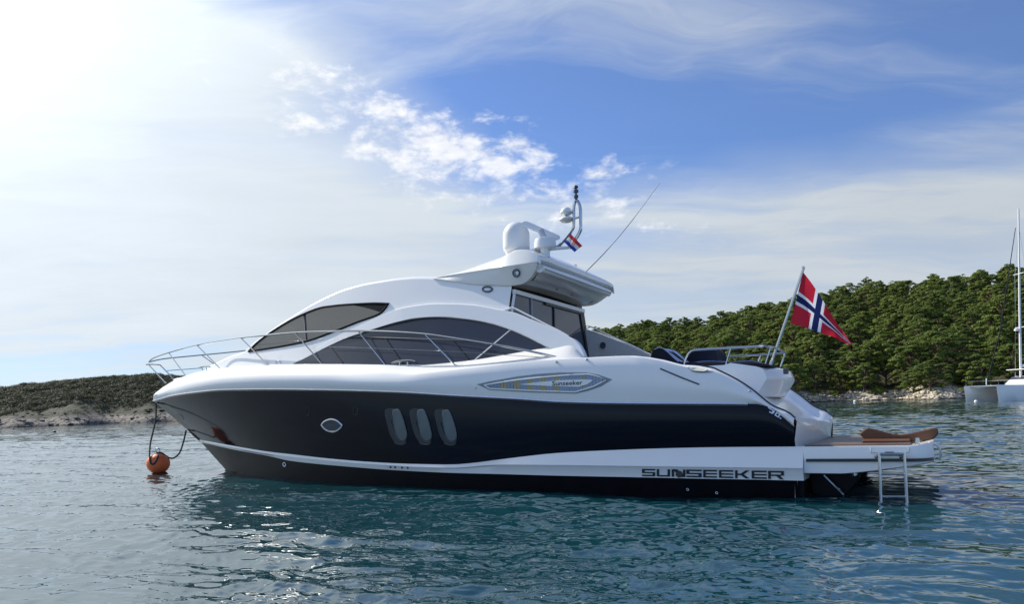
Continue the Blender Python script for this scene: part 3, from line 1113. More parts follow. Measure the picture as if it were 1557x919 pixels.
mb.add([r_t0[0], r_cr[0], r_cr2[0], r_lo[0], r_in[0], (r_in[0][0], 1.9, r_in[0][2]), (r_in[0][0], 1.9, r_t0[0][2])], [(0, 1, 2, 3, 4, 5, 6)])
both(mb).out('lower_side_panel', M['white'], YB)
# white topside above the dark hull, rounded at the bow
bul = lambda t: 0.05 if t < 0.9 else 0.05 + 0.10 * (t - 0.9) / 0.1 * (1 if t < 0.985 else (1 - t) / 0.015)
tops = [r_sheer] + [blend_rows(r_sheer, r_chamf, k, bul) for k in (0.25, 0.5, 0.75)] + [r_chamf] + [blend_rows(r_chamf, r_gun, k, lambda t: 0.035) for k in (0.35, 0.7)] + [r_gun]
topside = strip(tops).out('topside', M['white'], YB)
# foredeck and side decks inside the gunwale
r_in1 = [(q[0], q[1] * 0.72, q[2] + 0.02) for q in r_gun]
r_in2 = [(q[0], 0.0, q[2] + 0.06) for q in r_gun]
i0 = next(i for i, q in enumerate(r_gun) if q[0] > 5.5)
strip([r_gun[i0:], r_in1[i0:], r_in2[i0:]]).out('foredeck', M['offwhite'], YB)
# rubbing strake along the sheer
stk = [(q[0], q[1] + 0.012 if TT[i] < 1 else 0, q[2]) for i, q in enumerate(r_sheer) if q[0] > 0.62]
both(MB().tube(stk, 0.020, 6)).out('rubbing_strake', M['chrome_rim'], YB)
dkl = [(q[0], q[1] + 0.010 if TT[i] < 1 else 0, q[2] - 0.035) for i, q in enumerate(r_sheer) if 0.62 < q[0] < L_SHEER - 0.4]
pair(MB().tube(dkl, 0.015, 5), 'sheer_stripe', M['black'], YB)
# black line on the gunwale cap aft
cap = [(q[0], q[1] - 0.01, q[2] + 0.006) for q in r_gun if q[0] < 1.45]
pair(MB().tube(cap, 0.018, 6), 'cap_strip', M['black'], YB)


# hull side surface used to seat fittings (p at given s, z)
def surf_from_rows(rows):
    R_ = np.array(rows)                                        # rows x t x 3

    def f(s, z):
        pr = []
        for r_ in R_:
            pr.append((np.interp(s, r_[:, 0], r_[:, 2]), np.interp(s, r_[:, 0], r_[:, 1])))
        zz = [q[0] for q in pr]
        o = np.argsort(zz)
        return float(np.interp(z, np.array(zz)[o], np.array([q[1] for q in pr])[o]))
    return f


F_HULL = surf_from_rows(hull_rows)
F_TOPS = surf_from_rows(tops)
F_SPON = surf_from_rows([r_lo, r_cr2, r_cr, r_t0])


def outline_plate(pix, f, off, thick, n=6, closed=True, path=None):
    """closed plate whose outline is traced on surface f, thick outwards from off"""
    ln = smooth_path(pix + [pix[0]], n)[:-1] if n > 1 else pix
    a = [hit_f(x, y, f, off) for x, y in ln]
    return MB().slab(a, [(q[0], q[1] + thick, q[2]) for q in a])


def outline_tube(pix, f, off, r, n=6, seg=6):
    ln = smooth_path(pix + [pix[0]], n) if n > 1 else pix + [pix[0]]
    return MB().tube([hit_f(x, y, f, off) for x, y in ln], r, seg)


# --- lens shaped porthole and three tall oval windows in the hull
lens = [(489, 647), (493, 642), (499, 639), (505, 638), (512, 640), (517, 644), (520, 647.5), (516, 653), (510, 656.5), (504, 657), (497, 655), (492, 651)]
ph = outline_plate(lens, F_HULL, 0.002, 0.006, 3).out('porthole', M['glass'], YB, smooth=False)
outline_tube(lens, F_HULL, 0.012, 0.020, 3).out('frame', M['chrome_rim'], ph)
for dx_, dy_ in ((0, 0), (37.6, 0.3), (75.6, 1.0)):
    shape = [(587, 624), (592, 621.5), (601, 621.5), (608, 623), (613, 633), (617, 646), (620, 661), (620, 670), (616, 675), (607, 675), (601, 672), (594, 660), (590, 645), (587, 632)]
    q = [(x + dx_, y + dy_) for x, y in shape]
    w_ = outline_plate(q, F_HULL, -0.03, 0.036, 3).out('hull_window', M['black'], YB, smooth=False)
    pane = [(597, 624), (603, 622.5), (608, 624), (612.5, 634), (616.5, 647), (619, 661), (618.5, 667.5), (614, 671), (608, 670), (602, 661), (598.5, 647), (596.5, 634)]
    q = [(x + dx_, y + dy_) for x, y in pane]
    g_ = [hit_f(x, y, F_HULL, 0.010) for x, y in smooth_path(q + [q[0]], 3)[:-1]]
    c0 = np.mean(g_, axis=0)
    pb_ = MB().slab([(v_[0], v_[1], v_[2]) for v_ in g_], [(c0[0] + (v_[0] - c0[0]) * 0.93, v_[1] + 0.012 + 0.05 * (c0[0] - v_[0]), c0[2] + (v_[2] - c0[2]) * 0.96) for v_ in g_])
    pb_.out('pane', M['glass_port'], w_, smooth=False)
    MB().tube([hit_f(x + dx_, y + dy_, F_HULL, 0.015) for x, y in smooth_path([(596, 632), (596.5, 640), (599, 652), (603, 663), (608, 671), (614, 672), (618, 670)], 4)], 0.008, 5).out('frame', M['darkgrey'], w_)
    MB().tube([hit_f(x + dx_, y + dy_, F_HULL, 0.012) for x, y in smooth_path([(600, 673.5), (607, 676), (614, 676), (618, 673)], 4)], 0.010, 5).out('lip', M['darkgrey'], w_)
# small round fittings
for x, y, r_, f_, mm in ((594, 710.8, 0.024, F_SPON, 'black'), (601, 711, 0.024, F_SPON, 'black'), (611.5, 711.6, 0.024, F_SPON, 'black'), (620, 712, 0.024, F_SPON, 'black')):
    c_ = hit_f(x, y, f_, 0.0)
    MB().tube([(c_[0], c_[1] - 0.01, c_[2]), (c_[0], c_[1] + 0.008, c_[2])], r_, 12).out('drain_outlet', M[mm], YB, smooth=False)
F_BOTM = surf_from_rows([r_ch, r_wl, r_bot])
for x, y, r_ in ((433, 707, 0.045), (1046, 745, 0.018), (1090, 750, 0.018)):
    c_ = hit_f(x, y, F_BOTM, 0.0)
    rim = [(c_[0] + r_ * math.cos(a), c_[1] + 0.01, c_[2] + r_ * math.sin(a)) for a in np.linspace(0, 2 * math.pi, 14)]
    MB().tube(rim, r_ * 0.3, 5).out('skin_fitting', M['chrome_rim'], YB)
for x, y in ((541, 625), (468, 626)):
    c_ = hit_f(x, y, F_HULL, 0.0)
    MB().tube([(c_[0] + 0.065 * math.cos(a), F_HULL(c_[0] + 0.065 * math.cos(a), c_[2] + 0.09 * math.sin(a)) + 0.003, c_[2] + 0.09 * math.sin(a)) for a in np.linspace(0, 2 * math.pi, 20)], 0.006, 5).out('speaker_ring', M['black'], YB)
hz = [(268, 631), (272, 630), (277, 633), (280, 637), (280, 640), (276, 639), (271, 636)]
outline_plate(hz, F_HULL, -0.01, 0.02, 3).out('anchor_hawse', M['black'], YB, smooth=False)
# anchor chafe plate on the stem
MB().tube([hit_p(289, 655, 0.0) + np.array([0.03, 0, 0]), hit_p(297, 662, 0.0) + np.array([0.03, 0, 0]), hit_p(306, 671, 0.0) + np.array([0.03, 0, 0])], [0.03, 0.05, 0.03], 8).out('stem_plate', M['bark'], YB)

# --- crease groove and slot on the aft topside
for pts_ in ([(1004, 561), (1035, 574), (1063, 585)],):
    MB().tube([hit_f(x, y, F_TOPS, 0.002) for x, y in smooth_path(pts_, 5)], 0.013, 6).out('moulding_groove', M['darkgrey'], YB)
nb = [(1046, 559.5), (1052, 557.5), (1074, 558.5), (1084, 563), (1083, 566.5), (1066, 567.5), (1052, 565)]
nav = outline_plate(nb, F_TOPS, -0.015, 0.021, 3).out('recess_shade_plate', M['bgrey'], YB, smooth=False)  # plate coloured as the dark shadow inside the niche
outline_plate([(1050, 560), (1056, 559), (1071, 560.5), (1075, 562.5), (1070, 565), (1053, 564)], F_TOPS, 0.0, 0.03, 3).out('lens', M['cream'], nav, smooth=False)
for x, y in ((1140, 595.5), (723, 591), (892, 547.5), (846, 551)):
    c_ = hit_f(x, y, F_TOPS, 0.0)
    MB().lathe([(0, 0.025), (0.02, 0.02), (0.028, 0.0), (0.0, -0.01)], (c_[0], c_[1], c_[2]), 10).out('deck_button', M['steel'], YB)

# --- engine room vent with the maker's plate
rec = [(726, 585), (745, 580.5), (787, 573), (820, 569), (853, 566.8), (892, 566.8), (910, 570), (931.5, 577.5), (914, 588.5), (895, 595), (876, 599), (809, 597.3), (745, 593.5)]
vent = outline_plate(rec, F_TOPS, -0.015, 0.020, 1).out('side_vent', M['bgrey'], YB, smooth=False)
inn = [(736.5, 586), (760, 582), (787, 578.2), (830, 573.5), (870, 570.4), (894, 569.4), (908, 572.5), (922, 578.3), (903, 588), (875, 596.6), (809, 594.6), (744.5, 591.3)]
outline_tube(inn, F_TOPS, 0.014, 0.013, 1).out('frame', M['white'], vent)
inner = [(x, y) for x, y in inn]


def in_poly(x, y, poly):
    k, n = False, len(poly)
    for i in range(n):
        x1, y1 = poly[i]
        x2, y2 = poly[(i + 1) % n]
        if (y1 > y) != (y2 > y) and x < (x2 - x1) * (y - y1) / (y2 - y1) + x1:
            k = not k
    return k


ya, yb_ = pchip([(736.5, 586), (760, 582), (787, 578.2), (830, 573.5), (870, 570.4), (894, 569.4), (908, 572.5), (922, 578.3)]), pchip([(736.5, 586), (744.5, 591.3), (809, 594.6), (875, 596.6), (903, 588), (922, 578.3)])
edges = list(np.linspace(741, 916, 36))
for i in range(len(edges) - 1):
    x0, x1 = edges[i] + 0.35, edges[i + 1] - 0.35
    tint = i in (4, 5, 8, 9, 12, 13, 16, 17, 20, 21, 29)  # blades coloured to imitate the striped reflection in the vent
    q = [(x0, ya(x0) + 1), (x1, ya(x1) + 1), (x1, yb_(x1) - 1), (x0, yb_(x0) - 1)]
    if min(q[3][1] - q[0][1], q[2][1] - q[1][1]) < 0.8:
        continue
    a = [hit_f(x, y, F_TOPS, 0.006) for x, y in q]
    kw = {'label': 'louvre blade coloured ochre as a reflected stripe'} if tint else {}
    MB().slab(a, [(v_[0], v_[1] + 0.004, v_[2]) for v_ in a]).out('louvre', M['louver_reflection' if tint else 'louver'], vent, smooth=False, **kw)
wedge = [(789, 585.2), (815, 582), (850, 578.6), (885, 577.4), (898, 577.8), (902, 579.2), (893, 585), (880, 588.6), (840, 587.6)]
plate = outline_plate(wedge, F_TOPS, 0.010, 0.012, 1).out('name_plate', M['white'], vent, smooth=False)


def text_on(txt, quad, f, off, name, m_, parent, xs=1.0):
    """lettering laid on a surface; quad = left-top, right-top, right-bottom, left-bottom in photo pixels"""
    cu = bpy.data.curves.new('lettering', 'FONT')
    cu.body = txt
    cu.extrude = 0.0
    cu.resolution_u = 3
    cu.offset = 0.012
    o = bpy.data.objects.new('lettering', cu)
    COL.objects.link(o)
    dg = bpy.context.evaluated_depsgraph_get()
    dg.update()
    me = bpy.data.meshes.new_from_object(o.evaluated_get(dg))
    V = np.array([v_.co[:] for v_ in me.vertices])
    Fc = [tuple(p.vertices) for p in me.polygons]
    bpy.data.objects.remove(o)
    lo_, hi_ = V.min(0), V.max(0)
    Q = np.array(quad, float)
    out = []
    for v_ in V:
        u, w = (v_[0] - lo_[0]) / (hi_[0] - lo_[0]), (hi_[1] - v_[1]) / (hi_[1] - lo_[1])
        pt = (Q[0] * (1 - u) + Q[1] * u) * (1 - w) + (Q[3] * (1 - u) + Q[2] * u) * w
        out.append(hit_f(pt[0], pt[1], f, off))
    return mesh(name, out, Fc, m_, parent, smooth=False)


text_on('Sunseeker', [(839.5, 580.2), (885.5, 578.6), (885.5, 585.6), (839.5, 587.2)], F_TOPS, 0.0245, 'lettering', M['black'], plate)


def strokes_on(strokes, quad, f, off, th, name, m_, parent):
    Q = np.array(quad, float)
    b = MB()
    for st_ in strokes:
        a = []
        for u, w in st_:
            pt = (Q[0] * (1 - u) + Q[1] * u) * (1 - w) + (Q[3] * (1 - u) + Q[2] * u) * w
            a.append(hit_f(pt[0], pt[1], f, off))
        b.slab(a, [(v_[0], v_[1] + th, v_[2]) for v_ in a])
    return b.out(name, m_, parent, smooth=False)


R4 = lambda x0, y0, x1, y1: [(x0, y0), (x1, y0), (x1, y1), (x0, y1)]
GL = {
    'S': [R4(0, 0, 1, .2), R4(0, .2, .2, .42), R4(0, .42, 1, .6), R4(.8, .6, 1, .8), R4(0, .8, 1, 1)],
    'U': [R4(0, 0, .18, 1), R4(.18, .8, .82, 1), R4(.82, 0, 1, 1)],
    'N': [R4(0, 0, .17, 1), R4(.83, 0, 1, 1), [(.17, 0), (.42, 0), (.83, .74), (.83, 1), (.68, 1), (.17, .2)]],
    'E': [R4(0, 0, 1, .2), R4(0, .2, .17, .8), R4(.17, .41, 1, .59), R4(0, .8, 1, 1)],
    'K': [R4(0, 0, .17, 1), R4(.17, .40, .45, .60), [(.40, .40), (.74, 0), (1, 0), (.60, .5), (1, 1), (.74, 1), (.40, .60)]],
    'R': [R4(0, 0, .17, 1), R4(.17, 0, 1, .2), R4(.82, .2, 1, .55), R4(.17, .44, .82, .62), [(.52, .62), (.76, .62), (1, 1), (.76, 1)]],
}
tl, tr_, br_, bl_ = np.array((976.3, 713.6)), np.array((1191.8, 716.9)), np.array((1192, 729.6)), np.array((976.3, 724.6))
LX = [('S', 38, 158), ('U', 172, 292), ('N', 308, 432), ('S', 440, 580), ('E', 595, 720), ('E', 738, 868), ('K', 885, 1015), ('E', 1035, 1172), ('R', 1185, 1328)]
for ch, x0, x1 in LX:
    u0, u1 = (x0 - 38) / 1290, (x1 - 38) / 1290
    q = [tl * (1 - u0) + tr_ * u0, tl * (1 - u1) + tr_ * u1, bl_ * (1 - u1) + br_ * u1, bl_ * (1 - u0) + br_ * u0]
    strokes_on(GL[ch], q, F_SPON, 0.004, 0.006, 'hull_letter', M['black'], YB)
c_ = hit_f(1033, 721.5, F_SPON, 0.0)
MB().tube([(c_[0], c_[1] - 0.02, c_[2]), (c_[0], c_[1] + 0.03, c_[2])], 0.055, 14).out('exhaust_outlet', M['black'], YB, smooth=False)
# numerals beside the cap strip, light bars edged dark
NUM = [R4(0, 0.05, .34, .30), R4(.24, .30, .34, .75), R4(.13, .72, .30, 1.0),
       R4(.40, .05, .62, .26), R4(.40, .75, .62, 1.0), R4(.40, .26, .46, .75), R4(.56, .26, .62, .75), R4(.66, .72, .73, 1.0), R4(.68, .02, 1, .28)]
strokes_on(NUM, [(1168.5, 619), (1199, 637.5), (1195.5, 642.5), (1165.5, 625)], F_HULL, 0.010, 0.006, 'numerals', M['chrome_rim'], YB)

# --- superstructure side surface
KL = 0.32
PB_ = lambda s: 2.15 * (1 - (max(0.0, s - 6.0) / 11.3) ** 2.4) if s < 17.3 else 0.0
F_SUP = lambda s, z: PB_(s) - KL * (z - 2.4)
SIL = [(312, 562), (330, 553), (352, 543.5), (368.7, 538), (382, 526), (398, 514), (414.6, 502), (447, 481.2), (482, 460.5), (528, 440.5), (560, 432.5), (593, 427.2), (619, 424.5), (666, 425), (720, 431), (777, 435.5)]
BAS = [(300, 566), (350, 563), (413, 558), (447, 556), (520, 556), (578, 556.5), (640, 556.5), (656, 555.5), (690, 552), (721.6, 548), (760, 541.5), (796, 535), (833, 528)]
sil3 = np.array([hit_f(x, y, F_SUP) for x, y in SIL])
bas3 = np.array([hit_f(x, y, F_SUP) for x, y in BAS])
S_BULK = float(hit_f(778, 437, F_SUP)[0])
SF = min(sil3[0][0], bas3[0][0])
ss = np.concatenate([np.linspace(S_BULK, 7.4, 30)[:-1], np.linspace(7.4, 14.2, 300)[:-1], np.linspace(14.2, SF, 40)])
silz = pchip([(q[0], q[2]) for q in sil3])
basz = pchip([(q[0], q[2]) for q in bas3])
NV = 90
grid = np.zeros((NV, len(ss), 3))
for j, s in enumerate(ss):
    z1 = silz(s)
    z0 = min(basz(s), z1 - 0.01) - 0.04
    for i in range(NV):
        z = z0 + (z1 - z0) * i / (NV - 1)
        grid[i, j] = (s, F_SUP(s, z), z)
# crown from the shoulder to the centreline
crown_rows = []
for k in range(1, 11):
    a = k / 10 * math.pi / 2
    row = []
    for j, s in enumerate(ss):
        ps, zs = grid[-1, j, 1], grid[-1, j, 2]
        row.append((s, ps * math.cos(a), zs + 0.16 * min(1.0, ps / 1.0) * math.sin(a)))
    crown_rows.append(row)
UW_TOP = [(378, 535), (393, 520), (414.6, 504.3), (447, 485.0), (482, 470), (505, 465.8), (528, 463.6), (565, 461.8), (591, 462.3)]
UW_BOT = [(378, 535), (430, 526.5), (470, 518), (511, 503), (545, 489.5), (577, 477.5), (591, 462.3)]
uw_poly = [(x - 0.5, y - 0.5) for x, y in UW_TOP] + [(x + 0.3, y + 2.0) for x, y in UW_BOT[::-1][1:-1]]
mbs, holes = MB(), set()
vs, fs = [tuple(q) for r_ in grid for q in r_], []
for r_ in crown_rows:
    vs += [tuple(q) for q in r_]
nS = len(ss)
WS0, WS1 = hit_f(414, 503, F_SUP)[0], None
ws_faces = []
for i in range(NV + 10 - 1):
    for j in range(nS - 1):
        f_ = (i * nS + j, i * nS + j + 1, (i + 1) * nS + j + 1, (i + 1) * nS + j)
        c_ = np.mean([vs[k] for k in f_], axis=0)
        if i < NV - 1 and in_poly(*bproj(*c_), uw_poly):
            continue
        if i >= NV + 1 and 10.6 < c_[0] < 13.9:
            ws_faces.append(f_)
            continue
        fs.append(f_)
mbs.add(vs, fs)
both(mbs).out('cabin', M['white'], YB)
used = sorted({k for f_ in ws_faces for k in f_})
re_ = {k: n for n, k in enumerate(used)}
both(MB().add([vs[k] for k in used], [tuple(re_[k] for k in f_) for f_ in ws_faces])).out('windscreen', M['glass_see'], YB)
# dark roof lining inside
lin = [[(q[0], max(0.0, q[1] - 0.06), q[2] - 0.05) for q in r_ if S_BULK + 0.05 < q[0] < 10.7] for r_ in [list(map(tuple, grid[-1]))] + crown_rows]
both(MB().grid(lin)).out('roof_lining', M['interior'], YB)
# cabin floor and dashboard seen through the glass
MB().box((S_BULK + 0.1, -1.8, 2.28), (12.6, 1.8, 2.32)).box((11.0, -1.1, 2.32), (12.4, 1.1, 3.0)).box((9.3, -1.1, 2.32), (10.1, -0.2, 3.25)).box((9.3, 0.3, 2.32), (10.1, 1.1, 3.25)).out('interior', M['interior'], YB, smooth=False, bevel=0.05)


def ruled_patch(top, bot, f, off, n=60, m_=10, x0=None, x1=None):
    ft, fb = pchip(top), pchip(bot)
    xa, xb = (x0 if x0 is not None else max(top[0][0], bot[0][0])), (x1 if x1 is not None else min(top[-1][0], bot[-1][0]))
    rows = []
    xs = np.linspace(xa, xb, n)
    for k in range(m_ + 1):
        rows.append([hit_f(x, ft(x) * (1 - k / m_) + fb(x) * k / m_, f, off(x) if callable(off) else off) for x in xs])
    return rows


def window_pair(name, rows, m_, parent=YB, th=0.012):
    out = []
    for sgn in (1, -1):
        b = MB().grid(rows)
        if sgn < 0:
            b.v = mir(b.v)
        out.append(b.out(name, m_, parent))
    return out


up = window_pair('cabin_window', ruled_patch(UW_TOP, UW_BOT, F_SUP, -0.01, 50, 8), M['glass_see'])
lw_top = [(446, 553.2), (470, 541), (500, 525.5), (530, 512), (564, 501), (604, 489), (636.5, 482.8), (669, 481.2), (713, 485), (745.6, 491), (776, 500.5), (805, 513), (833, 527.4)]
lw_bot = [(446, 554.2), (520, 554.6), (578, 555), (640, 555), (656, 554), (690, 551), (721.6, 547.2), (760, 541), (796, 534.6), (833, 528.2)]
lw = window_pair('saloon_window', ruled_patch(lw_top, lw_bot, F_SUP, 0.012, 90, 12), M['glass'])
for sgn, w_, w2 in ((1, up[0], lw[0]), (-1, up[1], lw[1])):
    fl = lambda pts: pts if sgn > 0 else mir(pts)
    path = [hit_f(x, y, F_SUP, 0.008) for x, y in smooth_path(UW_TOP, 4) + smooth_path(UW_BOT, 5)[::-1][1:]]
    MB().tube(fl(path), 0.026, 6).out('frame', M['rubber'], w_)
    for x0, y0, x1, y1 in ((463, 478, 466, 519.5),):
        MB().tube(fl([hit_f(x0, y0, F_SUP, -0.03), hit_f(x1, y1, F_SUP, -0.03)]), 0.03, 6).out('mullion', M['darkgrey'], w_)
    topp = [hit_f(x, y, F_SUP, 0.022) for x, y in smooth_path(lw_top[3:], 5)]
    MB().tube(fl(topp), 0.022, 6).out('trim', M['white'], w2)
    for x0, y0, x1, y1 in ((502, 526, 521.6, 552.5), (587, 515.5, 612, 552.5), (690, 520, 713, 547)):
        MB().tube(fl([hit_f(x0, y0, F_SUP, 0.012), hit_f(x1, y1, F_SUP, 0.012)]), 0.018, 5).out('mullion', M['black'], w2)
    MB().tube(fl([hit_f(x, y, F_SUP, 0.010) for x, y in smooth_path([(530, 514.5), (560, 513.5), (640, 516), (700, 518.5), (752, 523.5)], 5)]), 0.014, 5).out('mullion', M['black'], w2)
    MB().tube(fl([hit_f(777, 501, F_SUP, 0.016), hit_f(721.5, 548, F_SUP, 0.016)]), 0.014, 6).out('divider', M['chrome_rim'], w2)

# --- arch band that sweeps over the saloon window and down to the cockpit coaming
AO = [(455, 547.6), (470, 537.2), (495, 522), (520, 508), (560, 489), (590, 475.5), (622, 467.2), (666, 462.6), (713, 464), (756, 471.2), (778, 475.5), (815, 490), (845, 503), (863.5, 512.5), (874, 518), (883, 529), (889, 543)]
AI = [(455, 549.4), (470, 541.6), (500, 526.2), (530, 512.8), (564, 501.6), (604, 489.6), (636.5, 483.2), (669, 481.6), (713, 485.4), (745.6, 491.4), (776, 501), (805, 513.6), (833, 528), (860, 540), (889, 545)]
aoff = lambda x: 0.016 + 0.065 * min(1, max(0, (x - 480) / 130))
rows = ruled_patch(AO, AI, F_SUP, aoff, 110, 6)
rim = [(q[0], q[1] - aoff(0) - 0.09, q[2] - 0.0) for q in rows[0]]
rim2 = [(q[0], q[1] - 0.085, q[2]) for q in rows[-1]]
lip = [(q[0], q[1] - 0.02, q[2] + 0.012) for q in rows[0]]
pair(MB().grid([rim, lip] + rows + [rim2]), 'side_arch', M['white'], YB)
# wing of the arch behind the saloon: cockpit side, with thickness
WT = [(770, 474), (778, 475.5), (815, 490), (845, 503), (863.5, 512.5), (874, 518), (883, 529), (889, 543)]
WB = [(770, 552), (822, 548.5), (889, 547)]
wo = ruled_patch(WT, WB, F_SUP, 0.0, 30, 6)
wi = [[(q[0], q[1] - 0.14, q[2]) for q in r_] for r_ in wo]
pair(MB().grid(wo + wi[::-1], ).grid([[r_[-1] for r_ in wo], [r_[-1] for r_ in wi]]), 'cockpit_wing', M['white'], YB)
rl = [hit_f(x, y, F_SUP, 0.02) for x, y in smooth_path([(770, 473.5), (778, 468), (800, 478), (830, 493.5), (850, 503.5), (864, 511.5)], 5)]
pair(MB().tube(rl, 0.016, 6), 'wing_handrail', M['white'], YB)
pair(MB().tube([hit_f(762, 475, F_SUP, 0.06), hit_f(770, 472, F_SUP, 0.06), hit_f(778, 468.5, F_SUP, 0.06)], 0.02, 6), 'arch_step', M['white'], YB)
# coaming: slopes from the gunwale up to the window line
CT = [(600, 556.8), (640, 556.4), (656, 555), (690, 551.5), (721.6, 547.8), (760, 541.5), (796, 535.2), (833, 528.4), (850, 524), (868, 520), (878, 526), (889, 543)]
gun_f = lambda s, z: P_GUN(s)
ctop = [hit_f(x, y, F_SUP, 0.03) for x, y in smooth_path(CT, 5)]
cg = []
for q in ctop:
    s = q[0]
    cg.append((s, float(np.interp(s, [r_[0] for r_ in r_gun], [r_[1] for r_ in r_gun])), float(np.interp(s, [r_[0] for r_ in r_gun], [r_[2] for r_ in r_gun]))))
mid = [(a[0], 0.5 * (a[1] + b[1]) + 0.02, 0.5 * (a[2] + b[2]) - 0.01) for a, b in zip(cg, ctop)]
ctin = [(q[0], q[1] - 0.06, q[2] - 0.01) for q in ctop]
pair(MB().grid([cg, mid, ctop, ctin]), 'coaming', M['offwhite'], YB)

# cabin round badge and grab light
bp_ = hit_f(741, 440, F_SUP, 0.0)
ring = [(741 + 7.6 * math.cos(a), 440 + 4.3 * math.sin(a)) for a in np.linspace(0, 2 * math.pi, 17)[:-1]]
bd = outline_plate(ring, F_SUP, -0.01, 0.018, 2).out('cabin_vent', M['bgrey'], YB, smooth=False)
outline_tube(ring, F_SUP, 0.012, 0.012, 2).out('frame', M['darkgrey'], bd)
outline_plate([(736, 440.5), (739, 438.5), (745, 439), (746.5, 440.5), (743, 442), (738, 442)], F_SUP, 0.006, 0.008, 1).out('slat', M['white'], bd, smooth=False)
MB().tube([hit_f(x, y, F_SUP, 0.02) for x, y in smooth_path([(418, 553), (419, 550), (422, 549), (425, 550), (426, 553)], 4)], 0.012, 6).out('deck_eye', M['chrome_rim'], YB)

# --- aft bulkhead with sliding glass doors
zt = float(hit_f(778, 440, F_SUP)[2])
sB = S_BULK - 0.02


def bulk(p, z):
    return (sB, p, z)


pw = lambda z: F_SUP(sB, z) - 0.03
hd = 0.09
gl = MB().slab([bulk(-pw(1.7) , 1.7), bulk(pw(1.7), 1.7), bulk(pw(zt), zt - hd), bulk(-pw(zt), zt - hd)], [(sB + 0.03, q[1], q[2]) for q in [bulk(-pw(1.7), 1.7), bulk(pw(1.7), 1.7), bulk(pw(zt), zt - hd), bulk(-pw(zt), zt - hd)]])
door = gl.out('saloon_door', M['glass_aft'], YB, smooth=False)
MB().box((sB - 0.05, -pw(zt) - 0.02, zt - hd), (sB + 0.03, pw(zt) + 0.0, zt)).out('header', M['white'], door, smooth=False, bevel=0.01)
MB().box((sB - 0.04, -pw(zt), zt - hd - 0.05), (sB - 0.002, pw(zt) * 0.2, zt - hd - 0.002)).out('header_trim', M['black'], door, smooth=False)
for p_, w_, mm in ((pw(zt) - 0.02, 0.03, 'white'), (0.95, 0.012, 'grey'), (-0.1, 0.02, 'black'), (-pw(zt) + 0.10, 0.11, 'black')):
    slant = 0.0 if abs(p_) < 1.2 else (pw(1.7) - pw(zt)) * (1 if p_ > 0 else -1)
    MB().slab([(sB - 0.03, p_ - w_ + slant, 1.7), (sB - 0.03, p_ + w_ + slant, 1.7), (sB - 0.03, p_ + w_, zt - hd), (sB - 0.03, p_ - w_, zt - hd)],
              [(sB - 0.002, p_ - w_ + slant, 1.7), (sB - 0.002, p_ + w_ + slant, 1.7), (sB - 0.002, p_ + w_, zt - hd), (sB - 0.002, p_ - w_, zt - hd)]).out('stile', M[mm], door, smooth=False)

# --- hardtop: crowned roof with a scooped side and an overhang aft
pE = lambda s: 1.42 + 0.50 * min(1.0, max(0.0, (7.6 - s) / 2.9)) ** 0.8
E_line = pchip([(660, 424.6), (666, 423.6), (720, 415.5), (770, 407), (816.5, 398.5)])
e_aft = hit_p(816.5, 398, pE(4.7))
S_AFT = float(e_aft[0])
e_fwd = hit_p(664, 423.5, 1.44)
S_FWD = float(e_fwd[0])
zE = lambda s: e_fwd[2] + (e_aft[2] - e_fwd[2]) * (S_FWD - s) / (S_FWD - S_AFT)
secs, ceil_rows, side_rows = [], [], []
NSEC = 26
top_pts, und_pts = [], []
zU0 = float(hit_f(775, 435.5, F_SUP)[2])
ju1 = hit_f(720, 432.5, F_SUP)
for k in range(NSEC):
    u = k / (NSEC - 1)
    s = S_FWD + (S_AFT - S_FWD) * u
    pe, ze = pE(s), zE(s)
    rise = 0.04 + 0.48 * min(1, u * 1.4) ** 0.9 * (1.0 if u < 0.72 else 1.0 - 0.72 * ((u - 0.72) / 0.28) ** 1.4)
    prof = [(pe, ze), (pe - 0.10, ze + rise * 0.28), (pe - 0.36, ze + rise * 0.62), (pe - 0.75, ze + rise * 0.88), (0.6, ze + rise), (0, ze + rise * 1.02)]
    bx = min(1.0, max(0.0, (u - 0.62) / 0.30))
    fr_ = [0, 0.28 * (1 - bx) + 0.80 * bx, 0.62 * (1 - bx) + 0.92 * bx, 0.88 * (1 - bx) + 0.97 * bx, 1, 1.02]
    prof = [(q[0] + (0.05 * bx if i == 1 else 0), ze + rise * fr_[i]) for i, q in enumerate(prof)]
    top_pts.append([(s, p_, z_) for p_, z_ in prof])
    q = min(1.0, max(0.0, (s - S_AFT) / (S_BULK - S_AFT)))
    cu = 1 - (1 - min(1.0, q / 0.75)) ** 2
    zj = zU0 if s < S_BULK else float(np.interp(s, [S_BULK, ju1[0], S_FWD], [zU0, ju1[2], zE(S_FWD) - 0.02]))
    zu = (ze - 0.05) * (1 - cu) + zj * cu
    pu = (pe - 0.03) * (1 - cu) + (F_SUP(max(s, S_BULK), zj) + 0.03) * cu
    zu = min(zu, ze - 0.03)
    und_pts.append([(s, pe, ze), (s, pe - 0.02, ze - 0.02), (s, 0.6 * pe + 0.4 * pu, 0.45 * ze + 0.55 * zu), (s, pu, zu), (s, max(0.9, pu - 0.16), zu + (0.03 if s < S_BULK else 0.01))])
both(MB().grid(top_pts)).out('hardtop', M['white'], YB)
pair(MB().grid(und_pts), 'hardtop_side', M['offwhite'], YB)
cz0 = zU0 + 0.0
cz1 = e_aft[2] - 0.10
nrows = []
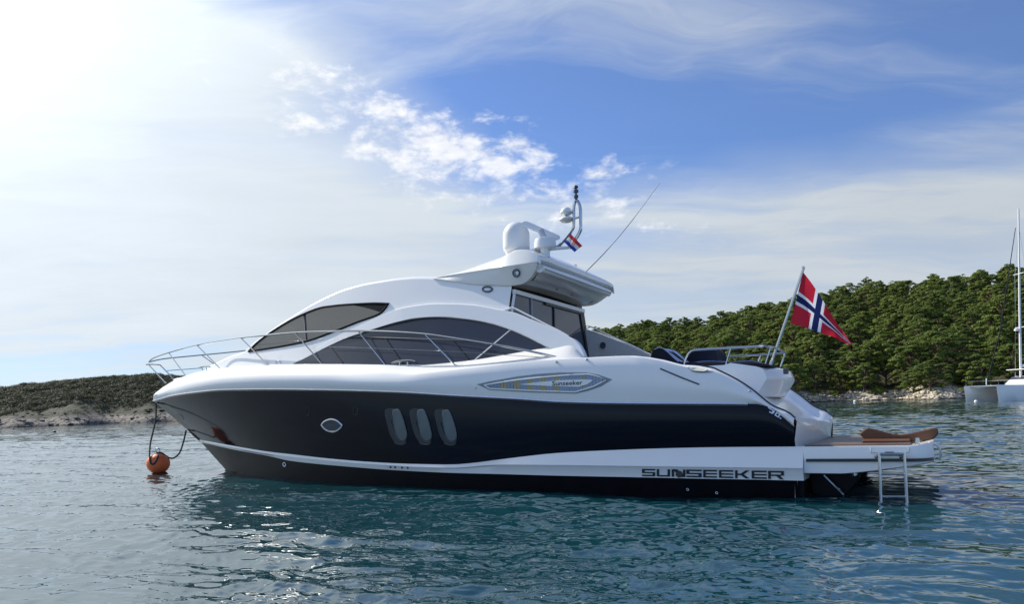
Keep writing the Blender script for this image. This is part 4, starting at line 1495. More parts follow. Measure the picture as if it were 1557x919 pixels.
for k in range(9):
    u = k / 8
    s = S_BULK + 0.1 + (S_AFT + 0.10 - S_BULK - 0.1) * u
    i_ = min(NSEC - 1, max(0, int(round((s - S_FWD) / (S_AFT - S_FWD) * (NSEC - 1)))))
    pu, zu = und_pts[i_][4][1], und_pts[i_][4][2]
    nrows.append([(s, pu, zu), (s, pu * 0.5, zu + 0.03), (s, 0, zu + 0.04), (s, -pu * 0.5, zu + 0.03), (s, -pu, zu)])
ceil = MB().grid(nrows).out('hardtop_ceiling', M['white'], YB)
for p_ in (0.95, 0.25, -0.5, -1.15):
    s = S_AFT + 0.42
    z_ = nrows[5][2][2] - 0.02
    MB().lathe([(0, -0.014), (0.055, -0.010), (0.06, 0.0), (0, 0.01)], (s, p_, z_), 14).out('spotlight', M['grey'], ceil)
za = e_aft[2]
# aft fascia band and the rolled awning under it
pa_ = pE(S_AFT)
topa = top_pts[-1]
fas = [[(S_AFT, q[1], q[2]) for q in topa], [(S_AFT - 0.05, q[1] * 0.995, q[2] - 0.05) for q in topa], [(S_AFT - 0.05, q[1] * 0.99, min(q[2] - 0.10, za + 0.05 if q[1] < pa_ - 0.4 else q[2] - 0.03)) for q in topa], [(S_AFT + 0.1, q[1] * 0.985, za - 0.02) for q in topa]]
both(MB().grid(fas)).out('hardtop_fascia', M['white'], YB)
aw = MB().tube([(S_AFT + 0.02, pa_ - 0.14, za - 0.10), (S_AFT + 0.02, 0, za - 0.08), (S_AFT + 0.02, -pa_ + 0.22, za - 0.10)], 0.085, 14).out('awning_roll', M['white'], YB)
MB().box((S_AFT - 0.075, -pa_ + 0.25, za - 0.125), (S_AFT - 0.04, pa_ - 0.2, za - 0.105)).out('awning_bar', M['bgrey'], aw, smooth=False)
# round speaker in the scoop of the hardtop
sp_ = None
F_UND = lambda s, z: np.interp(z, [zU0, zE(s)], [F_SUP(S_BULK, zU0) + 0.10, pE(s)])
c_ = hit_f(785, 415.5, F_UND, 0.0)
ring = [(785 + 5.2 * math.cos(a), 415.5 + 5.8 * math.sin(a)) for a in np.linspace(0, 2 * math.pi, 15)[:-1]]
spk = outline_plate(ring, F_UND, -0.02, 0.03, 2).out('deck_light', M['bgrey'], YB, smooth=False)
outline_tube(ring, F_UND, 0.012, 0.012, 2).out('frame', M['darkgrey'], spk)
outline_plate([(784, 415), (787, 412.5), (789, 415.5), (787, 418.5)], F_UND, 0.006, 0.012, 1).out('lens', M['white'], spk, smooth=False)

# --- satellite dome, radar, mast hoop, lights, whip aerial
def roof_z(s, p):
    u = (s - S_FWD) / (S_AFT - S_FWD)
    i_ = min(NSEC - 1, max(0, int(round(u * (NSEC - 1)))))
    return float(np.interp(abs(p), [q[1] for q in top_pts[i_]][::-1], [q[2] for q in top_pts[i_]][::-1]))


def mount(x, y):
    """where the sight line through a photo pixel meets the roof"""
    for dy in np.arange(0, 30, 0.5):
        r_ = bray(x, y + dy)
        for t in np.arange(13.0, 21.0, 0.01):
            q = EYEB + r_ * t
            if S_AFT + 0.06 < q[0] < S_FWD and abs(q[1]) < 1.75 and abs(q[2] - roof_z(q[0], q[1])) < 0.02:
                return q
    return EYEB + r_ * 16


dc = mount(785.5, 385) + np.array([0, 0, 0.06])
k_ = FOC / (b2w(dc)[1])
R_ = 20.5 / k_
hD = 43 / k_
prof = [(R_ * 0.80, -0.06), (R_ * 0.98, 0.0), (R_, hD * 0.12), (R_, hD * 0.48)] + [(R_ * math.cos(a), hD * 0.48 + hD * 0.52 * math.sin(a)) for a in np.linspace(0.15, math.pi / 2, 9)]
dome = MB().lathe(prof, dc, 32).out('satellite_dome', M['white'], YB)
MB().lathe([(0, -0.14), (R_ * 0.75, -0.14), (R_ * 0.85, -0.03), (R_ * 0.9, 0.0)], dc, 24).out('base', M['offwhite'], dome)
rm = mount(828, 391)
pr = float(rm[1])
rc = hit_p(829, 378, pr)
kr = FOC / b2w(rc)[1]
arr = rc
MB().lathe([(0.09, -0.18), (0.10, -0.02), (17 / kr, 0.0), (17 / kr, 0.10), (15.5 / kr, 0.18), (6 / kr, 0.22), (0, 0.22)], (rc[0], rc[1], rc[2]), 24).out('radar_base', M['white'], YB)
a0, a1 = hit_p(798, 340, pr), hit_p(847, 362, pr)
ctr, dirv = 0.5 * (a0 + a1), (a1 - a0)
bar = MB()
hw = 0.05
rows_ = []
for t_, r1 in ((-0.5, 0.4), (-0.47, 1.0), (0.47, 1.0), (0.5, 0.4)):
    c_ = ctr + dirv * t_
    rows_.append([(c_[0] + 0.075 * r1 * math.cos(a), c_[1] + 0.09 * r1 * math.cos(a) * 0.4, c_[2] + 0.055 * r1 * math.sin(a)) for a in np.linspace(0, 2 * math.pi, 13)[:-1]])
bar.grid(rows_, closed=True)
bar.add(rows_[0], [tuple(range(12))]).add(rows_[-1], [tuple(range(11, -1, -1))])
ra = bar.out('radar_scanner', M['white'], YB)
mid_ = ctr
MB().tube([(rc[0], rc[1], rc[2] + 0.2), tuple(mid_)], [0.075, 0.065], 12).out('turning_unit', M['grey'], ra)
mp_ = pr - 0.05
hp = lambda x, y, p_=mp_: hit_p(x, y, p_)
hoopA = smooth_path([hp(822, 384), hp(846, 376), hp(853, 371), hp(864, 358), hp(871, 348), hp(872.5, 338), hp(872.5, 318), hp(873.5, 309), hp(876, 305.5), hp(879.5, 308), hp(882.5, 318), hp(883, 338), hp(883, 348), hp(880, 356), hp(875, 364), hp(866, 378)], 5)
hoop = MB().tube(hoopA, 0.032, 8).out('mast_hoop', M['steel'], YB)
plat = [hp(806, 383), hp(833, 378.5), hp(866, 376.5)]
MB().tube(plat, [0.05, 0.045, 0.028], 8).out('mast_platform', M['white'], YB)
MB().tube([hp(826, 393), hp(827, 381)], [0.075, 0.055], 10).tube([hp(831, 393), hp(830, 382)], [0.05, 0.045], 8).out('horn', M['darkgrey'], YB)
for (xx, yy, rr, h0, mm, nm) in ((861, 324, 9.2, 9.0, 'white', 'aerial_dome'), (861, 334.5, 10.8, 5.5, 'offwhite', 'aerial_disc')):
    c_ = hp(xx, yy)
    k2 = FOC / b2w(c_)[1]
    r2 = rr / k2
    MB().lathe([(0.02, -0.05), (r2 * 0.7, -0.04), (r2, 0.0)] + [(r2 * math.cos(a), h0 / k2 * math.sin(a)) for a in np.linspace(0.2, math.pi / 2, 6)], (c_[0], c_[1], c_[2]), 20).out(nm, M[mm], YB)
MB().tube([hp(861, 336), hp(880, 330.5)], 0.022, 6).tube([hp(861, 326), hp(873, 323)], 0.018, 6).out('aerial_bracket', M['steel'], YB)
c_ = hp(876, 304)
k2 = FOC / b2w(c_)[1]
MB().lathe([(0.028, 0), (0.028, 3 / k2), (0.045, 3.2 / k2), (0.045, 7 / k2), (0.02, 7.2 / k2), (0.02, 11 / k2), (0.05, 11.2 / k2), (0.05, 15 / k2), (0.022, 15.3 / k2), (0.022, 18 / k2), (0.048, 18.2 / k2), (0.04, 21.5 / k2), (0, 22 / k2)], c_, 12).out('masthead_light', M['darkgrey'], YB)
wa = mount(890, 414)
wb = hit_p(1003, 278, wa[1])
MB().tube([tuple(wa + (wb - wa) * t_ + np.array([0, 0, -0.10 * math.sin(math.pi * t_)])) for t_ in np.linspace(0, 1, 12)], [0.017] * 4 + [0.012] * 4 + [0.008] * 4, 6).out('whip_aerial', M['grey'], YB)
c_ = mount(874, 412) + np.array([0, 0, 0.08])
MB().lathe([(0.03, 0), (0.03, 0.09), (0.06, 0.10), (0.05, 0.14), (0, 0.15)], (c_[0], c_[1], c_[2] - 0.08), 10).out('gps_puck', M['white'], YB)

# --- bow rail
PR = lambda s, z: max(0.0, P_GUN(s) - 0.06) if s < 14.5 else max(0.0, (P_GUN(14.5) - 0.06) * (1 - (max(0.0, s - 14.5) / 4.25) ** 1.55))
F_RAIL = lambda s, z: PR(s, z)
top_px = [(857, 546), (820, 537.5), (780, 529.3), (740, 522.3), (700, 516), (650, 508.6), (600, 505), (545, 503.5), (500, 504.2), (450, 506), (405, 510), (366, 514), (330, 519.5), (298, 525.5), (272, 532)]
tr3 = [hit_f(x, y, F_RAIL, 0.0) for x, y in top_px]
tipz = hit_p(226, 551, 0.0)
n1 = hit_f(250, 538.5, F_RAIL)
n2 = hit_f(233, 545, F_RAIL)
tr3 += [n1, n2, tipz]
rail = smooth_path([tuple(q) for q in tr3], 6)
full = rail + mir(rail)[::-1][1:]
br = MB().tube(full, 0.021, 8).out('bow_rail', M['steel'], YB)
for x0, y0, x1, y1 in ((256, 536, 281.5, 571), (299, 525, 335.5, 561.5), (366, 514, 407.5, 555.5), (448.5, 506.5, 490.5, 555), (544.5, 503.7, 586, 555.5), (646, 508.3, 697, 561)):
    a, b = hit_f(x0, y0, F_RAIL), hit_f(x1, y1, F_RAIL, 0.0)
    for sg in (1, -1):
        MB().tube([(a[0], a[1] * sg, a[2]), (b[0], b[1] * sg, b[2])], 0.016, 7).out('stanchion', M['steel'], br)
for x0, y0, x1, y1, p0, p1 in ((225, 554, 252, 583, 0.10, 0.18), (244, 556, 266, 579, -0.16, -0.16)):
    MB().tube([tuple(hit_p(x0, y0, p0)), tuple(hit_p(x1, y1, p1))], 0.018, 7).out('stanchion', M['steel'], br)
MB().tube([tuple(hit_p(222, 555, 0.12)), tuple(hit_p(233, 554.5, -0.1)), tuple(hit_p(244, 555.5, -0.16))], 0.016, 6).out('pulpit_bar', M['steel'], br)
MB().tube([tuple(hit_p(254, 564, -0.35)), tuple(hit_p(308, 560, -0.95))], 0.013, 6).out('lower_rail', M['steel'], br)
wire = [hit_f(x, y, F_RAIL, 0.0) for x, y in smooth_path([(500, 528), (566, 530), (640, 533), (700, 535.5), (778, 541), (846, 545)], 4)]
pair(MB().tube(wire, 0.007, 5), 'guard_wire', M['steel'], br)


def cleat(x, y, f, size=1.0):
    c_ = hit_f(x, y, f, 0.0)
    s, p, z = c_
    MB().tube([(s - 0.10 * size, p, z), (s - 0.10 * size, p, z + 0.09 * size)], 0.018 * size, 8).tube([(s + 0.10 * size, p, z), (s + 0.10 * size, p, z + 0.09 * size)], 0.018 * size, 8).tube(smooth_path([(s - 0.30 * size, p, z + 0.085 * size), (s - 0.15 * size, p, z + 0.12 * size), (s + 0.15 * size, p, z + 0.12 * size), (s + 0.30 * size, p, z + 0.085 * size)], 4), 0.02 * size, 8).out('mooring_cleat', M['steel'], YB)


cleat(614, 558, F_RAIL)
cleat(311, 563.5, F_RAIL, 0.8)

# --- stern: quarter slopes, transom, sunpad module, cockpit
gun_aft = [q for q in r_gun if q[0] < 2.3]
rowsq = []
PIN = 0.0
for k in range(9):
    u = k / 8
    row = []
    for q in gun_aft:
        w = min(1.0, max(0.0, (1.3 - q[0]) / 0.5))
        p_ = q[1] * (1 - u) + PIN * u
        dip = -0.06 * min(1, u / 0.12) - 0.10 * (u > 0.2)
        row.append((q[0] + 0.0, p_, q[2] + dip))
    rowsq.append(row)
both(MB().grid(rowsq)).out('quarter_slope', M['white'], YB)
qa = gun_aft[0]
end = []
for k in range(13):
    p_ = -2.40 + 4.80 * k / 12
    zt_ = qa[2] - (0.0 if abs(p_) > 2.3 else 0.07)
    bow_ = -0.10 * (1 - (p_ / 2.4) ** 2)
    end.append((p_, zt_, bow_))
tra = [[(qa[0] + b_ * 0.0, p_, z_) for p_, z_, b_ in end], [(qa[0] - 0.02 + b_, p_, z_ - 0.05) for p_, z_, b_ in end], [(qa[0] + 0.02 + b_ * 0.8, p_, 0.80) for p_, z_, b_ in end], [(qa[0] + 0.05, p_, -0.4) for p_, z_, b_ in end]]
MB().grid(tra).out('transom', M['white'], YB)
for u0 in (1.0,):
    hr = [(q[0], 1.05, q[2] + 0.02) for q in gun_aft if q[0] < 1.2]
    pass
MB().grid([[(gun_aft[-1][0], p_, gun_aft[-1][2] - 0.1), ] + [] for p_ in ()] or [[(2.3, -2.2, 1.0), (2.3, 2.2, 1.0)], [(2.3, -2.2, gun_aft[-1][2] - 0.16), (2.3, 2.2, gun_aft[-1][2] - 0.16)]]).out('cockpit_end', M['white'], YB)
MB().box((2.3, -2.2, 1.30), (S_BULK + 0.1, 2.2, 1.36)).out('cockpit_sole', M['teak'], YB, smooth=False)
mpx = [(1040, 560), (1062, 557.3), (1100, 555.6), (1150, 555), (1185, 560), (1198, 564), (1203.5, 577), (1195, 591), (1187, 605), (1150, 600), (1100, 585), (1040, 585)]
pM = 1.15
mpr = [hit_p(x, y, pM) for x, y in mpx]
mpr = [hit_p(x, y, pM if x < 1120 else 0.25) for x, y in mpx]
mpl = []
for k in range(13):
    p_ = pM - 2 * pM * k / 12
    bg_ = 0.26 * (p_ / pM) ** 2
    mpl.append([(q[0] + (bg_ if mpx[i][0] >= 1150 else 0), p_, q[2]) for i, q in enumerate(mpr)])
mod = MB().grid(mpl, closed=True)
mod.add(mpl[0], [tuple(range(len(mpx)))]).add(mpl[-1], [tuple(range(len(mpx)))])
mo = mod.out('sunpad_module', M['white'], YB, smooth=True, bevel=0.035)
tz = max(q[2] for q in mpr)
pad_px = [(1010, 556), (1012, 552.5), (1040, 551.3), (1100, 550.6), (1150, 551.2), (1168, 554), (1170, 557.5), (1100, 557.8), (1040, 558)]
padp = [hit_p(x, y, pM - 0.05) for x, y in pad_px]
MB().slab([(q[0], pM - 0.05, q[2]) for q in padp], [(q[0], -pM + 0.05, q[2]) for q in padp]).out('sunpad', M['navyfab'], mo, smooth=False, bevel=0.025)
# small stern light on the module corner
c_ = hit_p(1194, 565, pM - 0.2)
MB().box((c_[0] - 0.05, c_[1] - 0.05, c_[2] - 0.05), (c_[0] + 0.03, c_[1] + 0.05, c_[2] + 0.05)).out('stern_light', M['darkgrey'], YB, smooth=False, bevel=0.012)


def headrest(pix, p0, p1, m_):
    ln = smooth_path(pix, 4)
    a = [hit_p(x, y, p0) for x, y in ln]
    return MB().slab([(q[0], p0, q[2]) for q in a], [(q[0], p1, q[2]) for q in a])


hpx = [(988, 546), (992, 535), (1000, 530.3), (1010, 533), (1022, 544), (1031, 551.5), (1034, 556), (1000, 556)]
headrest(hpx, 1.1, 0.12, None).out('sunpad_headrest', M['navyfab'], mo, smooth=True, bevel=0.02)
headrest([(1043, 551), (1044, 540), (1048, 533), (1058, 530.5), (1080, 530.5), (1087, 534), (1090, 545), (1091, 553), (1060, 556)], -0.15, -1.05, None).out('sunpad_headrest', M['navyfab'], mo, smooth=True, bevel=0.02)
# sunpad rail
rp = [hit_p(x, y, 1.1) for x, y in ((1040, 556), (1043, 546), (1049, 536.5), (1060, 532.5), (1100, 530), (1150, 527.3), (1166, 527))] + [hit_p(1180, 530, 0.55), hit_p(1194, 537, -0.9)]
srail = MB().tube(smooth_path([tuple(q) for q in rp], 6), 0.021, 8).out('sunpad_rail', M['steel'], YB)
rp2 = [hit_p(x, y, -0.95) for x, y in ((1096, 550), (1099, 545.5), (1106, 542.5), (1150, 540.3), (1194, 537))]
MB().tube(smooth_path([tuple(q) for q in rp2], 5), 0.018, 8).out('far_rail', M['steel'], srail)
for x0, y0, x1, y1, p0, p1 in ((1111, 529.6, 1103, 557, 1.1, 1.1), (1172, 528.2, 1163.5, 554, 0.85, 0.85), (1157, 540, 1153.5, 550, -0.95, -0.95), (1194, 537, 1187, 558.5, -0.9, -0.9)):
    MB().tube([tuple(hit_p(x0, y0, p0)), tuple(hit_p(x1, y1, p1))], 0.017, 7).out('stanchion', M['steel'], srail)
# cockpit side speaker on the far wing's inner face
c_ = hit_p(917, 525.5, -1.83)
ln = [(c_[0] + 0.07 * math.cos(a), c_[1] + 0.005, c_[2] + 0.075 * math.sin(a)) for a in np.linspace(0, 2 * math.pi, 17)[:-1]]
MB().slab(ln, [(q[0], q[1] + 0.02, q[2]) for q in ln]).out('cockpit_speaker', M['darkgrey'], YB, smooth=False)

# --- swim platform with teak, fender strip, ladder, lifting arms
s0, s1 = float(hit_p(1222, 700, 2.5)[0]) + 0.0, float(hit_p(1420, 690, 2.5)[0])
zt0, zt1 = float(hit_p(1222, 680, 2.5)[2]), float(hit_p(1400, 678, 2.5)[2])
zb0, zb1 = float(hit_p(1262, 720.5, 2.5)[2]), float(hit_p(1420, 703, 2.5)[2])
PP = 2.5
NP = 24
top_r, low_r, top_c, low_c = [], [], [], []
for i in range(NP + 1):
    u = i / NP
    s = s0 + (s1 - s0) * u
    cr_ = 0.0 if u < 0.86 else 0.28 * ((u - 0.86) / 0.14) ** 2.2
    zt_ = zt0 + (zt1 - zt0) * u + (0.05 * max(0, (u - 0.88) / 0.12))
    zb_ = zb0 if u < 0.3 else zb0 + (zb1 - zb0) * ((u - 0.3) / 0.7) ** 1.25
    top_r.append((s, PP - cr_, zt_))
    low_r.append((s, PP - cr_ - 0.02, zb_))
plat = MB()
rimt = [(q[0], q[1] - 0.10, q[2] + 0.0) for q in top_r]
mid1 = [(a[0], a[1] + 0.015, a[2] * 0.85 + b[2] * 0.15) for a, b in zip(top_r, low_r)]
und = [(q[0], max(0.2, q[1] - 0.5), q[2] - 0.05) for q in low_r]
und2 = [(q[0], 0.0, q[2] - 0.05) for q in low_r]
cen = [(q[0], 0.0, q[2]) for q in top_r]
plat.grid([cen, rimt, top_r, mid1, low_r, und, und2])
e0 = [r_[-1] for r_ in (cen, rimt, top_r, mid1, low_r, und, und2)]
plat.add(e0, [tuple(range(len(e0)))])
e1 = [r_[0] for r_ in (cen, rimt, top_r, mid1, low_r, und, und2)]
plat.add(e1, [tuple(range(len(e1)))])
pl = both(plat).out('swim_platform', M['white'], YB)
tk = [(s0 - 0.02, zt0), (s1 + 0.34, zt1)]
zt_at = lambda s: zt0 + (zt1 - zt0) * (s - s0) / (s1 - s0)
MB().slab([(s0 - 0.0, -2.2, zt_at(s0) + 0.003), (s1 + 0.30, -2.2, zt_at(s1 + 0.3) + 0.003), (s1 + 0.30, 2.32, zt_at(s1 + 0.3) + 0.003), (s0 - 0.0, 2.32, zt_at(s0) + 0.003)],
          [(s0 - 0.0, -2.2, zt_at(s0) + 0.02), (s1 + 0.30, -2.2, zt_at(s1 + 0.3) + 0.02), (s1 + 0.30, 2.32, zt_at(s1 + 0.3) + 0.02), (s0 - 0.0, 2.32, zt_at(s0) + 0.02)]).out('teak_deck', M['teak'], pl, smooth=False)
st1, st2 = hit_p(1226, 700.6, PP), hit_p(1420, 700.2, PP)
fs_ = []
for i in range(NP + 1):
    u = i / NP
    s = st1[0] + (st2[0] - st1[0]) * u
    uu = (s - s0) / (s1 - s0)
    cr_ = 0.0 if uu < 0.86 else 0.28 * ((uu - 0.86) / 0.14) ** 2.2
    fs_.append((s, PP - cr_ + 0.012, st1[2] + (st2[2] - st1[2]) * u))
sec = MB().grid([[(q[0], q[1] + a, q[2] + b) for q in fs_] for a, b in ((-0.03, 0.024), (0.012, 0.022), (0.012, -0.022), (-0.03, -0.024))])
pair(sec, 'fender_strip', M['black'], pl)
c_ = np.array([hit_p(1395, 674.5, 2.36)[0], 2.36, zt_at(s1) + 0.05])
MB().lathe([(0.03, -0.04), (0.03, 0.05), (0, 0.06)], c_, 10).out('deck_stud', M['steel'], pl)
# pop-up corner guard aft
MB().tube(smooth_path([tuple(hit_p(1412, 674, 2.25)), tuple(hit_p(1424, 677, 2.2)), tuple(hit_p(1431, 690, 2.1)), tuple(hit_p(1428, 699, 2.0))], 4), 0.018, 6).out('corner_guard', M['white'], pl)
# recessed locker outline above the ladder
pp = PP + 0.018
hatch = MB().tube([tuple(hit_p(x, y, pp)) for x, y in ((1324, 680.5), (1324, 689), (1382, 689), (1382, 680.5))], 0.006, 5).out('ladder_locker', M['grey'], pl)
MB().box(tuple(hit_p(1346, 690.5, pp) - np.array([0.11, 0, 0])), tuple(hit_p(1346, 687.5, pp) + np.array([0.0, 0.03, 0]))).out('latch', M['darkgrey'], hatch, smooth=False)
lp_ = PP + 0.09
lad = MB()
for x0, y0, x1, y1 in ((1337, 688, 1340, 782), (1375, 688, 1380, 786)):
    lad.tube([tuple(hit_p(x0, y0, lp_)), tuple(hit_p(x1, y1, lp_))], 0.021, 9)
ld = lad.out('ladder', M['steel'], YB)
for yy in (691.5, 722, 756):
    a, b = hit_p(1337 + (yy - 688) * 0.035, yy, lp_), hit_p(1375 + (yy - 688) * 0.055, yy, lp_)
    MB().tube([tuple(a), tuple(b)], 0.015 if yy > 700 else 0.022, 7).out('rung', M['steel'], ld)
for x, y in ((1337, 693), (1375, 693)):
    a = hit_p(x, y, lp_)
    MB().tube([tuple(a), (a[0] + 0.06, PP - 0.02, a[2] - 0.03)], 0.024, 7).out('bracket', M['steel'], ld)
# lifting arms and stern gear under the platform
for sg in (1, -1):
    a, b, c_, d_ = hit_p(1304, 718, 1.5), hit_p(1282, 752, 1.5), hit_p(1238, 712, 1.5), hit_p(1262, 756, 1.5)
    o_ = [(q[0], 1.62 * sg, q[2]) for q in (hit_p(1230, 715, 1.5), hit_p(1312, 716, 1.5), hit_p(1303, 735, 1.5), hit_p(1288, 753, 1.5), hit_p(1266, 756, 1.5), hit_p(1236, 752, 1.5))]
    MB().slab(o_, [(q[0], q[1] - 0.2 * sg, q[2]) for q in o_]).out('lifting_arm', M['antifoul'], YB, smooth=False, bevel=0.02)
MB().tube([tuple(hit_p(1253, 723, 1.75)), tuple(hit_p(1283, 753, 1.75))], 0.022, 7).tube([tuple(hit_p(1297, 718, 1.72)), tuple(hit_p(1300, 724, 1.72))], 0.05, 8).out('hydraulic_ram', M['steel'], YB)
MB().box((s0 + 0.05, -2.2, -0.5), (s0 + 0.5, 2.2, zb0 - 0.06)).out('stern_block', M['antifoul'], YB, smooth=False)

# ================================================================== THINGS ON THE YACHT
# teak chocks on the platform
ck = on_boat('tender_chock', label='varnished brown wooden chock with two raised wings lying on the swim platform', category='boat chock')
cpx = [(1306.5, 660.5), (1312, 655), (1319, 651), (1328, 652.5), (1343, 656.5), (1358, 660.5), (1370, 661.5), (1386, 659), (1404, 655), (1421, 651), (1426, 652.5), (1427.5, 660), (1421, 667), (1416.5, 671), (1403, 670.5), (1390, 673), (1360, 676.5), (1325, 674), (1317, 671)]
cp3 = [hit_p(x, y, 1.45) for x, y in cpx]
zmin = min(q[2] for q in cp3)
zd = zt_at(-1.0) + 0.022
MB().slab([(q[0], 1.45, max(q[2], zd)) for q in cp3], [(q[0] + 0.02, 1.0, max(q[2] - 0.03, zd)) for q in cp3]).out('board', M['teakdark'], ck, smooth=False, bevel=0.02)
MB().slab([(-1.50, 1.47, zd), (-0.85, 1.47, zd), (-0.85, 1.47, zd + 0.05), (-1.50, 1.47, zd + 0.05)], [(-1.50, 1.75, zd), (-0.85, 1.75, zd), (-0.85, 1.75, zd + 0.03), (-1.50, 1.75, zd + 0.03)]).out('foot', M['teakdark'], ck, smooth=False, bevel=0.01)


def towel(name, path, p0, p1, label, off=0.015):
    o = on_boat(name, label=label, category='towel')
    ln = smooth_path(path, 5)
    a = [hit_p(x, y, p0) for x, y in ln]
    n = len(a)
    rows = []
    for k in range(9):
        u = k / 8
        p_ = p0 + (p1 - p0) * u
        rows.append([(q[0], p_, q[2] + off + 0.010 * math.sin(7 * u + 2.1 * q[0] * 4)) for q in a])
    b = MB().grid(rows)
    oo = b.out('cloth', M['towel'], o)
    sl = oo.modifiers.new('thickness', 'SOLIDIFY')
    sl.thickness = 0.012
    return o


towel('beach_towel', [(995, 532.5), (1000, 529.8), (1008, 531.5), (1016, 538), (1024, 545.5), (1032, 551)], 1.02, 0.2, 'blue and white towel draped over the dark headrest nearest the cockpit')
towel('beach_towel', [(1030, 552), (1060, 550.2), (1100, 549.6), (1140, 549.8), (1154, 551.5)], 0.95, -0.5, 'blue and white towel spread flat on the dark sunpad inside the steel rail', 0.0)

# big ensign on its staff
fg = on_boat('ensign_flag', label='large red flag with white and blue cross flying from the stern staff', category='flag')
pF = 0.62
fa, fb = hit_p(1170, 561, pF), hit_p(1221.5, 409, pF)
MB().tube([tuple(fa), tuple(fb)], 0.024, 8).out('flagstaff', M['steel'], fg)
MB().tube([tuple(fa - (fb - fa) * 0.01), tuple(fa + (fb - fa) * 0.09)], 0.036, 10).out('socket', M['steel'], fg)
MB().lathe([(0, 0.05), (0.03, 0.03), (0.03, 0.0), (0, -0.01)], fb, 10).out('finial', M['steel'], fg)
# cloth: hoist along the staff, fly hanging to the right with its folds
tl_, bl2, tr2, br2 = (1221, 414), (1202, 492), (1284, 516), (1294, 524.5)


def cloth(corners_fn, nu, nv, m_, parent, name='cloth'):
    vs, fs, uv = [], [], []
    for j in range(nv + 1):
        for i in range(nu + 1):
            u, v_ = i / nu, j / nv
            vs.append(corners_fn(u, v_))
            uv.append((u, v_))
    for j in range(nv):
        for i in range(nu):
            a = j * (nu + 1) + i
            fs.append((a, a + 1, a + nu + 2, a + nu + 1))
    o = mesh(name, vs, fs, m_, parent, recalc=False)
    ul = o.data.uv_layers.new(name='UVMap')
    for lp in o.data.loops:
        ul.data[lp.index].uv = uv[lp.vertex_index]
    return o


top_path = smooth_path([(1221, 414), (1232, 428), (1245, 447), (1258, 468), (1270, 488), (1284, 507), (1294, 522)], 6)
bot_path = smooth_path([(1202, 492), (1219, 496.5), (1235, 502), (1252, 508), (1268, 513), (1281, 520), (1293, 525.5)], 6)


def along(path, u):
    k = u * (len(path) - 1)
    i = min(int(k), len(path) - 2)
    return np.array(path[i]) * (1 - (k - i)) + np.array(path[i + 1]) * (k - i)


def ens(u, v_):
    t_, b_ = along(top_path, u), along(bot_path, u)
    x, y = b_ * (1 - v_) + t_ * v_
    p_ = pF + 0.015 + u * (0.16 * math.sin(u * 7.5 + v_ * 2.6) + 0.07 * math.sin(u * 15 - v_ * 3)) - u * 0.35 * v_
    return tuple(hit_p(x, y, p_))


cloth(ens, 40, 26, M['flag_cross'], fg)

cf = on_boat('courtesy_flag', label='small red white and blue striped flag with a chequered emblem on the mast hoop', category='flag')
q4 = [np.array(v_) for v_ in ((857.5, 368), (873.5, 383.5), (885.5, 374), (868.5, 356.5))]     # lower hoist, lower fly, upper fly, upper hoist


def cou(u, v_):
    pt = (q4[0] * (1 - u) + q4[1] * u) * (1 - v_) + (q4[3] * (1 - u) + q4[2] * u) * v_
    return tuple(hit_p(pt[0], pt[1], mp_ + 0.06 + 0.03 * math.sin(u * 5 + v_)))


cloth(cou, 14, 10, M['flag_tri'], cf)
MB().tube([tuple(hit_p(857, 368.5, mp_ + 0.05)), tuple(hit_p(869, 355.5, mp_ + 0.05))], 0.007, 5).out('halyard', M['rope'], cf)

# ================================================================== BUOYS, LINES, OTHER BOATS
def buoy(name, wx, rad, label, m_, squash=0.93, ring=True, dip=0.25):
    o = empty(name, (wx[0], wx[1], 0.0), label=label, category='buoy')
    n = 20
    prof = [(rad * math.sin(a), rad * squash * -math.cos(a)) for a in np.linspace(0.05, math.pi - 0.12, n)]
    MB().lathe([(r_, z_ + rad * (1 - dip) * squash) for r_, z_ in prof], (0, 0, 0), 26).out('float', m_, o)
    if ring:
        zt_ = rad * (2 - dip) * squash * 0.98
        MB().tube([(0.0, 0, zt_ - 0.03), (0, 0, zt_ + 0.04)], 0.05, 10).out('top_fitting', M['darkgrey'], o)
        MB().tube([(0.06 * math.cos(a), 0, zt_ + 0.09 + 0.06 * math.sin(a)) for a in np.linspace(0, 2 * math.pi, 14)], 0.014, 6).out('ring', M['steel'], o)
    return o


bw = on_water(241, 717)
kb = FOC / bw[1]
rad = 16.8 / kb
buoy('mooring_buoy', bw, rad, 'orange round mooring buoy floating under the yacht bow', M['buoy'])
btop = bw + np.array([0, 0, rad * 1.62])
bowp = b2w(hit_p(237, 614, 0.05))
front = bw + np.array([-0.05, -rad * 1.02, rad * 0.55])
l1 = [bowp, bowp * 0.75 + front * 0.25 + np.array([0.02, 0, -0.05]), bowp * 0.4 + front * 0.6 + np.array([-0.06, -0.05, -0.1]), bw + np.array([-0.11, -rad * 0.85, rad * 1.2]), bw + np.array([-0.03, -rad * 1.03, rad * 0.72]), bw + np.array([0.06, -rad * 1.0, rad * 0.85]), bw + np.array([0.10, -rad * 0.75, rad * 1.35]), btop]
ml = MB().tube(smooth_path([tuple(q) for q in l1], 7), 0.024, 7).out('mooring_line', M['rope'], None, label='dark mooring rope running from the bow tip straight down to the orange buoy', category='rope')
h0 = b2w(hit_p(283, 655, -0.05))
l2 = [h0, at_depth(279, 672, h0[1] - 0.1), at_depth(273, 689, h0[1] - 0.3), at_depth(264, 697, bw[1] + 0.2), at_depth(255, 696, bw[1] + 0.05), btop + np.array([0.12, 0, 0.0]), btop]
MB().tube(smooth_path([tuple(q) for q in l2], 7), 0.024, 7).out('mooring_line', M['rope'], None, label='dark slack rope hanging in a loop between the stem and the orange buoy', category='rope')

